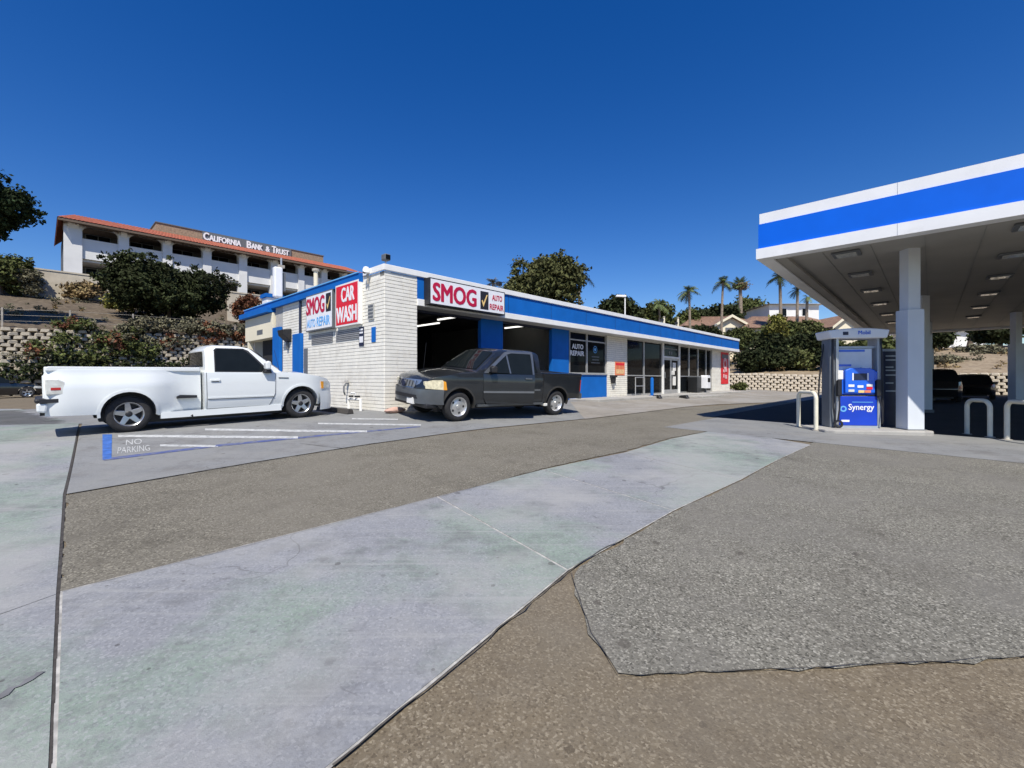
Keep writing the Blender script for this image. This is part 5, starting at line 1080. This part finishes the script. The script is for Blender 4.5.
# fence posts and wires along the top of the tall wall
fv = LV + 1.9
fpx = [2, 70, 133, 188, 235]
fe = at_uv("wire_fence", "thin wire fence on weathered posts along the tall wall's top", "fence", s_px(2, fv), fv, 0)
tops = []
for px in fpx + [-70, 275]:
    u_ = s_px(px, fv); x = u_ - s_px(2, fv); zb_ = hill_z(u_, fv); MB().box(x - .05, x + .05, -.05, .05, zb_ - .3, zb_ + 1.35).build("post", M_POST, fe); tops.append((x, zb_))
tops.sort()
for hgt in (.45, .85, 1.25): MB().tube([(x, 0, z + hgt) for x, z in tops], .012, 4).build("wire", M_POST, fe)
# ------------------------------------------------------------------ houses on the back hill
def house(name, label, px0, px1, py_eave, py_ridge, py_base, D, m, roofm, gable_px=None, depth=9., rot=0.):
    a, b = wpx(px0, D), wpx(px1, D); L_ = b[0] - a[0]; z = lambda py: CZ + (HY - py) * D / F
    zb_ = z(py_base); o = thing(name, label, "house", (a[0], D, zb_), rot)
    e, r_ = z(py_eave) - zb_, z(py_ridge) - zb_
    MB().box(.5, L_ - .5, .5, depth, -3.0, e).build("wall", m, o)
    def hip(x0, x1, y0, y1, z0, z1, hp):
        n = 16; mb = MB(); mb.grid(lambda s_, t: (x0 + hp * t + (x1 - x0 - 2 * hp * t) * s_, y0 + (y1 - y0) / 2 * t, z0 + (z1 - z0) * t + .05 * (int(s_ * 160) % 2) - .06 * ((t * 8) % 1)), 160, 16)
        mb.grid(lambda s_, t: (x0 + hp * t + (x1 - x0 - 2 * hp * t) * s_, y1 - (y1 - y0) / 2 * t, z0 + (z1 - z0) * t), 4, 4)
        mb.quad((x0, y0, z0), (x0, y1, z0), (x0 + hp, (y0 + y1) / 2, z1), (x0 + hp, (y0 + y1) / 2 - .01, z1)); mb.quad((x1, y1, z0), (x1, y0, z0), (x1 - hp, (y0 + y1) / 2 - .01, z1), (x1 - hp, (y0 + y1) / 2, z1)); return mb
    hip(-.2, L_ + .2, -.2, depth + .5, e, r_, min(3.2, L_ * .25)).build("roof", roofm, o)
    if gable_px:
        for g0, g1, gp in gable_px:
            x0, x1 = wpx(g0, D)[0] - a[0], wpx(g1, D)[0] - a[0]; mx = (x0 + x1) / 2; zp = z(gp) - zb_
            gb_ = MB().prism([(x0 + .4, -3), (x1 - .4, -3), (x1 - .4, e), (mx, zp - .35), (x0 + .4, e)], -1.4, 3, 'y').build("gable", m, o)
            for sg in (-1, 1):
                xe = x0 if sg < 0 else x1
                MB().prism([(mx, zp), (xe, e - .05), (xe, e - .3), (mx, zp - .28)], -1.9, 4, 'y').build("gable_roof", roofm, gb_)
                MB().prism([(mx, zp + .02), (xe, e - .03), (xe, e - .35), (mx, zp - .33)], -1.98, -1.9, 'y').build("barge_board", M_CREAM, gb_)
            if x1 - x0 > 3:
                wq = MB().box(mx - .7, mx + .7, -1.46, -1.4, e - 1.6, e - .4).build("window", M_TRIMG, gb_)
    k = max(2, int(L_ / 4))
    for i in range(k):
        x = 1 + (L_ - 2) * (i + .5) / k; wq = MB().box(x - .6, x + .6, .42, .5, e - 2.0, e - .6).build("window", M_WTRIM, o); MB().box(x - .5, x + .5, .4, .42, e - 1.9, e - .7).build("pane", M_GLASS, wq)
    return o
house("tile_house", "cream house with brown tile roof left on the back hill", 684, 770, 326, 312, 341, 62, M_CREAM, M_TILE2, [(708, 743, 316.5)])
house("tile_house", "cream house with wide tile roof and big gable behind the pump", 748, 852, 328, 311.5, 346, 58, M_CREAM, M_TILE2, [(822, 853, 316)])
house("white_house", "white upper house with small dark window above the tile roofs", 768, 824, 304, 301, 330, 74, M_STUCCO, M_SWHITE)
house("white_house", "bright white house seen under the canopy behind a tree trunk", 936, 992, 330, 322, 352, 66, M_STUCCO, M_SWHITE)
# ------------------------------------------------------------------ vegetation
def leaves(name, m, parent, lobes, n, size, clump=.0, seed=0, flat=.5, shellf=.62, aspect=.55, kind=None):
    """n leaf blades in clumps spread through the outer part of a set of ellipsoids (x,y,z,rx,ry,rz)"""
    g = np.random.default_rng(seed); lob = np.array(lobes, float); vol = lob[:, 3] * lob[:, 4] * lob[:, 5]; pick = vol ** .7
    nc = max(8, n // 26); li = g.choice(len(lob), nc, p=pick / pick.sum())
    d = g.normal(size=(nc, 3)); d /= np.linalg.norm(d, axis=1)[:, None]; rad = shellf + (1.04 - shellf) * g.random(nc) ** .6
    wob = 1 + .16 * np.sin(d[:, 0] * 5 + li) * np.sin(d[:, 1] * 6 + 2 * li) + .1 * g.normal(size=nc)
    cc = lob[li, :3] + d * (rad * wob)[:, None] * lob[li, 3:]
    ci = g.integers(0, nc, n); cr = (clump or size * 2.4) * (.6 + .8 * g.random(nc))
    off = g.normal(size=(n, 3)) * .5; pos = cc[ci] + off * cr[ci][:, None] * np.array((1, 1, .7))
    nrm = g.normal(size=(n, 3)) + np.array((0, 0, flat)) + d[ci] * .6; nrm /= np.linalg.norm(nrm, axis=1)[:, None]
    t = np.cross(nrm, g.normal(size=(n, 3))); t /= np.linalg.norm(t, axis=1)[:, None] + 1e-9; b = np.cross(nrm, t)
    s = size * (.6 + .8 * g.random(n))[:, None]
    vv_ = np.empty((n, 4, 3)); vv_[:, 0] = pos - t * s; vv_[:, 1] = pos - b * s * aspect; vv_[:, 2] = pos + t * s; vv_[:, 3] = pos + b * s * aspect
    me = bpy.data.meshes.new(name); me.vertices.add(n * 4); me.vertices.foreach_set("co", vv_.reshape(-1)); me.loops.add(n * 4); me.loops.foreach_set("vertex_index", np.arange(n * 4)); me.polygons.add(n); me.polygons.foreach_set("loop_start", np.arange(0, n * 4, 4)); me.update(calc_edges=True)
    o = link(name, me, m, parent)
    if kind: tag(o, kind=kind)
    return o
def limbs(mb, base, top, r0, n, spread, seed):
    g = random.Random(seed); base = Vector(base); top = Vector(top); mid_ = base.lerp(top, .45) + Vector((g.uniform(-.2, .2), g.uniform(-.2, .2), 0))
    mb.tube([base, base.lerp(mid_, .5), mid_, top], [r0 * 1.25, r0, r0 * .8, r0 * .3], 9)
    for k in range(n):
        a = 2 * math.pi * k / n + g.uniform(-.3, .3); s0 = mid_.lerp(top, g.uniform(0, .5)); e = s0 + Vector((math.cos(a) * spread, math.sin(a) * spread, spread * g.uniform(.4, .9)))
        mb.tube([s0, s0.lerp(e, .5) + Vector((0, 0, spread * .1)), e], [r0 * .5, r0 * .35, r0 * .12], 6)
    return mb
def tree(name, label, base, h, lobes, n, size, m, r0=.25, seed=1, cat="tree", group=None, trunk_to=None, **kw):
    o = thing(name, label, cat, base, 0, group)
    limbs(MB(), (0, 0, -.4), (0, 0, h * .8 if trunk_to is None else trunk_to), r0, 6, max(.4, h * .16), seed).build("trunk", M_BARK, o, True)
    leaves("crown", m, o, lobes, n, size, seed=seed, **kw); return o
def cloud(cx, cy, cz, rx, ry, rz, k, seed):
    g = random.Random(seed); L_ = [(cx, cy, cz, rx * .7, ry * .7, rz * .75)]
    for i in range(k):
        a = g.uniform(0, 2 * math.pi); q = g.uniform(.35, .62); zz_ = g.uniform(-.55, .6); f = g.uniform(.34, .5)
        L_.append((cx + math.cos(a) * rx * q, cy + math.sin(a) * ry * q, cz + zz_ * rz, rx * f, ry * f, rz * f))
    return L_
def base_at(px, D, z=None):
    p = wpx(px, D); u_, v_ = to_uv(*p); zz_ = (hill_z(u_, v_) if (u_ > RU + .3 or v_ > LV + 1.3) else gz_uv(u_, v_)) if z is None else z
    return (p[0], p[1], zz_)
def px_tree(name, label, px0, px1, py0, py1, D, n, size, m, seed, k=9, cat="tree", group=None, r0=.25, **kw):
    """a broad-leaved tree whose crown spans the pixel box at distance D"""
    b = base_at((px0 + px1) / 2, D); z = lambda py: CZ + (HY - py) * D / F
    rx = (px1 - px0) / 2 * D / F * .88; zt_, zb_ = z(py0) - b[2], max(z(py1) - b[2], .05); rz = (zt_ - zb_) / 2 * .9; cz = (zt_ + zb_) / 2
    if rz < .3: print('LOW', label, D, zt_, zb_); rz = .3
    return tree(name, label, b, max(zt_, .6), cloud(0, 0, cz, rx, rx * .85, rz, k, seed), n, size, m, r0, seed, cat, group, trunk_to=max(.3, cz + rz * .3), **kw)
px_tree("round_tree", "large round evergreen tree rising behind the shop roof", 500, 586, 253, 325, 50, 30000, .2, L_ROUND, 11, 18, r0=.45)
px_tree("bushy_tree", "dark bushy tree behind the roof beside the street lamp", 596, 646, 290, 334, 60, 9000, .27, L_DARK, 12, 10)
px_tree("bushy_tree", "small green tree behind the roof right of the street lamp", 636, 676, 300, 336, 62, 6000, .25, L_MID, 13, 8)
px_tree("bushy_tree", "low green treetop between two palms above the roof", 672, 704, 307, 338, 66, 5000, .25, L_MID, 14, 7)
px_tree("hedge_tree", "long rounded dark green hedge behind the left tile roof", 684, 742, 303, 334, 80, 9000, .33, L_DARK, 15, 10)
px_tree("hedge_tree", "broad green treetop on the skyline left of the white house", 726, 772, 297, 332, 84, 9000, .33, L_MID, 16, 10)
px_tree("overhanging_tree", "dark tree crown reaching in at the left picture edge", -100, 26, 160, 238, 30, 34000, .14, L_BLK, 17, 14, r0=.3)
px_tree("roadside_bush", "dark green bush at the left edge below the tree crown", -30, 30, 250, 300, 42, 9000, .16, L_MID, 18, 8, cat="bush")
px_tree("dark_shrub", "big dark shrub spreading over the slope below the bank", 100, 236, 254, 334, 42, 42000, .15, L_DARK, 19, 18, cat="shrub", flat=.2, r0=.15)
px_tree("yellow_shrub", "yellow green shrub at the left foot of the big dark shrub", 104, 136, 290, 320, 41, 4000, .13, L_YEL, 20, 6, cat="shrub", r0=.06)
px_tree("dry_shrub", "grey brown dry shrub below the beige garden wall", 60, 108, 280, 302, 46, 3200, .14, L_DRY, 21, 6, cat="shrub", r0=.06, shellf=.2)
px_tree("dry_shrub", "grey green bush beside the left edge bush", 16, 44, 268, 298, 43, 3200, .13, L_GREY, 22, 6, cat="shrub", r0=.06)
px_tree("dry_shrub", "reddish brown shrub between dark shrub and shop roof", 230, 262, 290, 330, 42, 4000, .13, L_REDB, 23, 6, cat="shrub", r0=.06)
# shrubs on the back slope
sp_ = [(735, 790, 332, 376, 43, L_DARK, "dark shrub beside the shop's far corner"), (772, 832, 330, 376, 45, L_DARK, "dark shrub above the low wall left of the pump"), (752, 800, 318, 352, 52, L_MID, "green shrub below the left tile house"), (788, 824, 318, 346, 52, L_OLIVE, "olive shrub before the tile house wall"), (722, 762, 327, 352, 50, L_MID, "rounded green shrub above the shop's far roof end"), (768, 786, 310, 340, 50, L_YEL, "bright young tree before the tile roof"), (806, 850, 340, 374, 46, L_MID, "green shrub right behind the pump's left side"), (692, 726, 324, 348, 56, L_DARK, "dark hedge below the left gable"), (800, 838, 326, 345, 55, L_DARK, "dark arched shrub before the big gable"), (737, 765, 350, 377, 41, L_DARK, "low dark shrub on the low wall nearest the shop"), (760, 792, 348, 377, 41, L_DARK, "low dark shrub on the low wall below the bright young tree"), (786, 815, 350, 378, 41, L_OLIVE, "low olive shrub on the low wall left of the pump hose"), (812, 850, 346, 378, 40, L_DARK, "low dark shrub on the low wall behind the pump"), (846, 898, 334, 372, 44, L_MID, "green shrub seen between the pump uprights")]
for i, (a, b, c, d, D, m_, lab) in enumerate(sp_): px_tree("slope_shrub", lab, a, b, c, d, D, 6500, .17, m_, 40 + i, 8, cat="shrub", r0=.08, group="shrubs on the back slope")
# trees and shrubs seen under the canopy
sp_ = [(925, 952, 318, 352, 50, L_DARK, "dark tree left of the white house under the canopy"), (978, 1022, 320, 354, 48, L_DARK, "broad dark tree right of the white house under the canopy"), (948, 990, 308, 332, 52, L_BLK, "high dark crown before the white house under the canopy")]
for i, (a, b, c, d, D, m_, lab) in enumerate(sp_): px_tree("shade_tree", lab, a, b, c, d, D, 6000, .2, m_, 60 + i, 8, group="trees behind the canopy")
sp_ = [(955, 1000, 345, 356, 45, L_GREY, "low grey green shrub band on the dry slope"), (985, 1016, 352, 366, 42, L_GREY, "dark low shrub on the right of the dry slope"), (930, 962, 360, 374, 38, L_GREY, "grey brush just above the low wall by the column")]
for i, (a, b, c, d, D, m_, lab) in enumerate(sp_): px_tree("slope_brush", lab, a, b, c, d, D, 2500, .12, m_, 70 + i, 5, cat="shrub", r0=.05, group="brush on the dry slope")
px_tree("corner_shrub", "small green shrub at the shop's far end by the low wall", 732, 746, 384, 394.5, 35, 1500, .09, L_MID, 80, 5, cat="shrub", r0=.04)
# ---- palms
def palm(label, px, py_head, D, nf, fl_, m, seed, py_base=None, r=.17, fan=False, skirt=0, group="palms on the hill"):
    b = base_at(px, D); g = random.Random(seed); H_ = CZ + (HY - py_head) * D / F - b[2]
    o = thing("palm_tree", label, "palm", b, 0, group); lean = g.uniform(-.3, .3)
    MB().tube([(0, 0, -.3), (lean * .2, 0, H_ * .4), (lean * .6, 0, H_ * .8), (lean, 0, H_)], [r * 1.3, r, r * .9, r * .8], 8).build("trunk", M_PALMB, o, True)
    mb = MB()
    for k in range(nf):
        a = 2 * math.pi * k / nf + g.uniform(-.3, .3); el = g.uniform(-.25, 1.3); L_ = fl_ * g.uniform(.8, 1.1); prev = None; pts = []
        for j in range(9):
            t = j / 8; droop = (1.0 if not fan else .5) * t * t * L_ * .55
            rr = L_ * t * math.cos(el) * (1 - .15 * t); pts.append(Vector((lean + math.cos(a) * rr, math.sin(a) * rr, H_ + L_ * t * math.sin(el) - droop)))
        sd_ = Vector((-math.sin(a), math.cos(a), 0))
        for j in range(8):
            p, q = pts[j], pts[j + 1]
            if fan and j < 3: mb.v += [tuple(p - sd_ * .02), tuple(p + sd_ * .02), tuple(q)]; n_ = len(mb.v); mb.f.append((n_ - 3, n_ - 2, n_ - 1)); continue
            wl_ = L_ * (.34 if not fan else .26) * math.sin(math.pi * min(1, .18 + .8 * j / 8)); 
            for sgn in (-1, 1):
                for kk in range(4):
                    s0 = p.lerp(q, kk / 4); s1 = p.lerp(q, kk / 4 + .24); tip = s0 + sd_ * sgn * wl_ + (q - p) * .9 + Vector((0, 0, -wl_ * .5 * g.uniform(.4, 1.3)))
                    n_ = len(mb.v); mb.v += [tuple(s0), tuple(s1), tuple(tip)]; mb.f.append((n_, n_ + 1, n_ + 2))
    me = bpy.data.meshes.new("fronds"); me.from_pydata(mb.v, [], mb.f); link("fronds", me, m, o)
    if skirt: leaves("dead_skirt", L_DRY, o, [(lean, 0, H_ - skirt * .5, r * 2.6, r * 2.6, skirt * .6)], 900, .2, seed=seed, shellf=.2)
    return o
palm("slim palm above the shop roof with windblown fronds", 690.5, 291, 58, 20, 1.9, L_PALM, 1)
palm("slim palm standing before the left tile gable", 721, 282, 56, 20, 1.7, L_PALM, 2, r=.16)
palm("stout fan palm on the skyline with a pale dead skirt", 741, 285, 78, 46, 2.1, L_PALM, 3, fan=True, r=.35, skirt=.5)
palm("tall palm left of the white house under the canopy edge", 781, 277, 56, 22, 1.9, L_DARK, 4, r=.2)
palm("thin dark palm half hidden by the canopy edge", 797, 290, 56, 14, 1.3, L_DARK, 5, r=.18)
palm("reddish bare trunked palm right of the thin dark palm", 806, 297, 54, 8, 1.0, L_PALM, 6, r=.18)
palm("small palm behind the roof near the pale posts", 660, 304, 60, 14, 2.0, L_PALM, 7)
palm("palm with drooping fronds at the round tree's right side", 580, 273, 54, 14, 2.4, L_PALM, 8)
palm("small wispy palm at the round tree's left side", 493, 283, 62, 12, 1.8, L_GREY, 9)
# ---- posts and lamps behind the roof
def lamp(px, pyt, D, label, arm=.8):
    b = base_at(px, D); H_ = CZ + (HY - pyt) * D / F - b[2]; o = thing("street_lamp", label, "street lamp", b); MB().tube([(0, 0, -.2), (0, 0, H_)], [.11, .07], 8).build("pole", M_WTRIM, o, True); MB().prism([(-arm - .3, H_ - .1), (.1, H_ - .14), (.12, H_ + .1), (-arm - .2, H_ + .12)], -.18, .18, 'y').build("lamp_head", M_SWHITE, o, bevel=.03)
lamp(625, 296, 52, "pale street lamp standing behind the shop roof")
for px, pyt, lab in ((664, 317, "left pale marker post behind the shop roof"), (678, 318, "right pale marker post behind the shop roof")):
    b = base_at(px, 56); H_ = CZ + (HY - pyt) * 56 / F - b[2]; o = thing("marker_post", lab, "post", b); MB().tube([(0, 0, -.2), (0, 0, H_)], .13, 8).build("pole", M_CREAM, o, True); MB().lathe([(0, H_ + .1), (.17, H_ + .04), (.17, H_ - .04), (0, H_ - .05)], (0, 0, 0), 'z', 10).build("cap", M_POST, o)
# ---- growth on the tall crib wall, brush on the hillsides
g_ = np.random.default_rng(5)
def wall_growth(name, label, m, spots, n, size, seed):
    lob = []
    for (px, py, rr) in spots:
        vq = LV
        for _ in range(6):
            u_ = s_px(px, vq); z_ = z_px(py, u_, vq); vq = LV - .15 + max(0, (z_ - .5)) * .28
        p = P(u_, vq); lob.append((p[0], p[1], z_, rr * 1.5, rr, rr * .8))
    o = leaves(name, m, None, lob, n, size, seed=seed, shellf=.3); tag(o, label, "creeper", kind="stuff")
S1 = [(60 + 13 * i + g_.uniform(-6, 6), 330 + g_.uniform(-6, 14), g_.uniform(.5, 1.0)) for i in range(13)] + [(30 + 12 * i + g_.uniform(-6, 6), 352 + g_.uniform(-6, 10), g_.uniform(.4, .9)) for i in range(17)]
wall_growth("wall_creeper", "green creeper trailing over the tall crib block wall", L_MID, S1[:6] + S1[14:24], 9000, .11, 1)
wall_growth("wall_creeper", "grey brown dry creeper patches on the tall crib block wall", L_GREY, S1[2:14] + [(150 + 14 * i, 324 + i, .7) for i in range(8)], 11000, .11, 2)
wall_growth("wall_creeper", "reddish creeper patches on the tall crib block wall", L_REDB, [S1[i] for i in (1, 4, 8, 11)] + [(222, 336, .7), (240, 338, .7), (205, 340, .6), (30, 350, .6)], 4200, .11, 3)
wall_growth("wall_creeper", "dark hedge clumps at the foot of the tall crib block wall", L_DARK, [(0 + 16 * i, 368 + g_.uniform(-4, 3), .8) for i in range(15)], 8000, .11, 4)
lob = []
for i in range(520):
    if i < 220: u_, v_ = g_.uniform(-35, 25), LV + 2 + g_.uniform(0, 1) ** 1.3 * 22
    else: u_, v_ = RU + 1 + g_.uniform(0, 26), g_.uniform(-40, 20)
    p = P(u_, v_); rr = g_.uniform(.18, .5); lob.append((p[0], p[1], hill_z(u_, v_) + rr * .3, rr * 1.4, rr * 1.4, rr * .6))
tag(leaves("dry_brush", L_DRY, None, lob[:110] + lob[220:370], 13000, .09, seed=9, shellf=.2), "dry brown brush scattered over the hillsides", "brush", kind="stuff")
tag(leaves("green_brush", L_GREY, None, lob[110:220] + lob[370:], 13000, .09, seed=10, shellf=.2), "grey green brush scattered over the hillsides", "brush", kind="stuff")
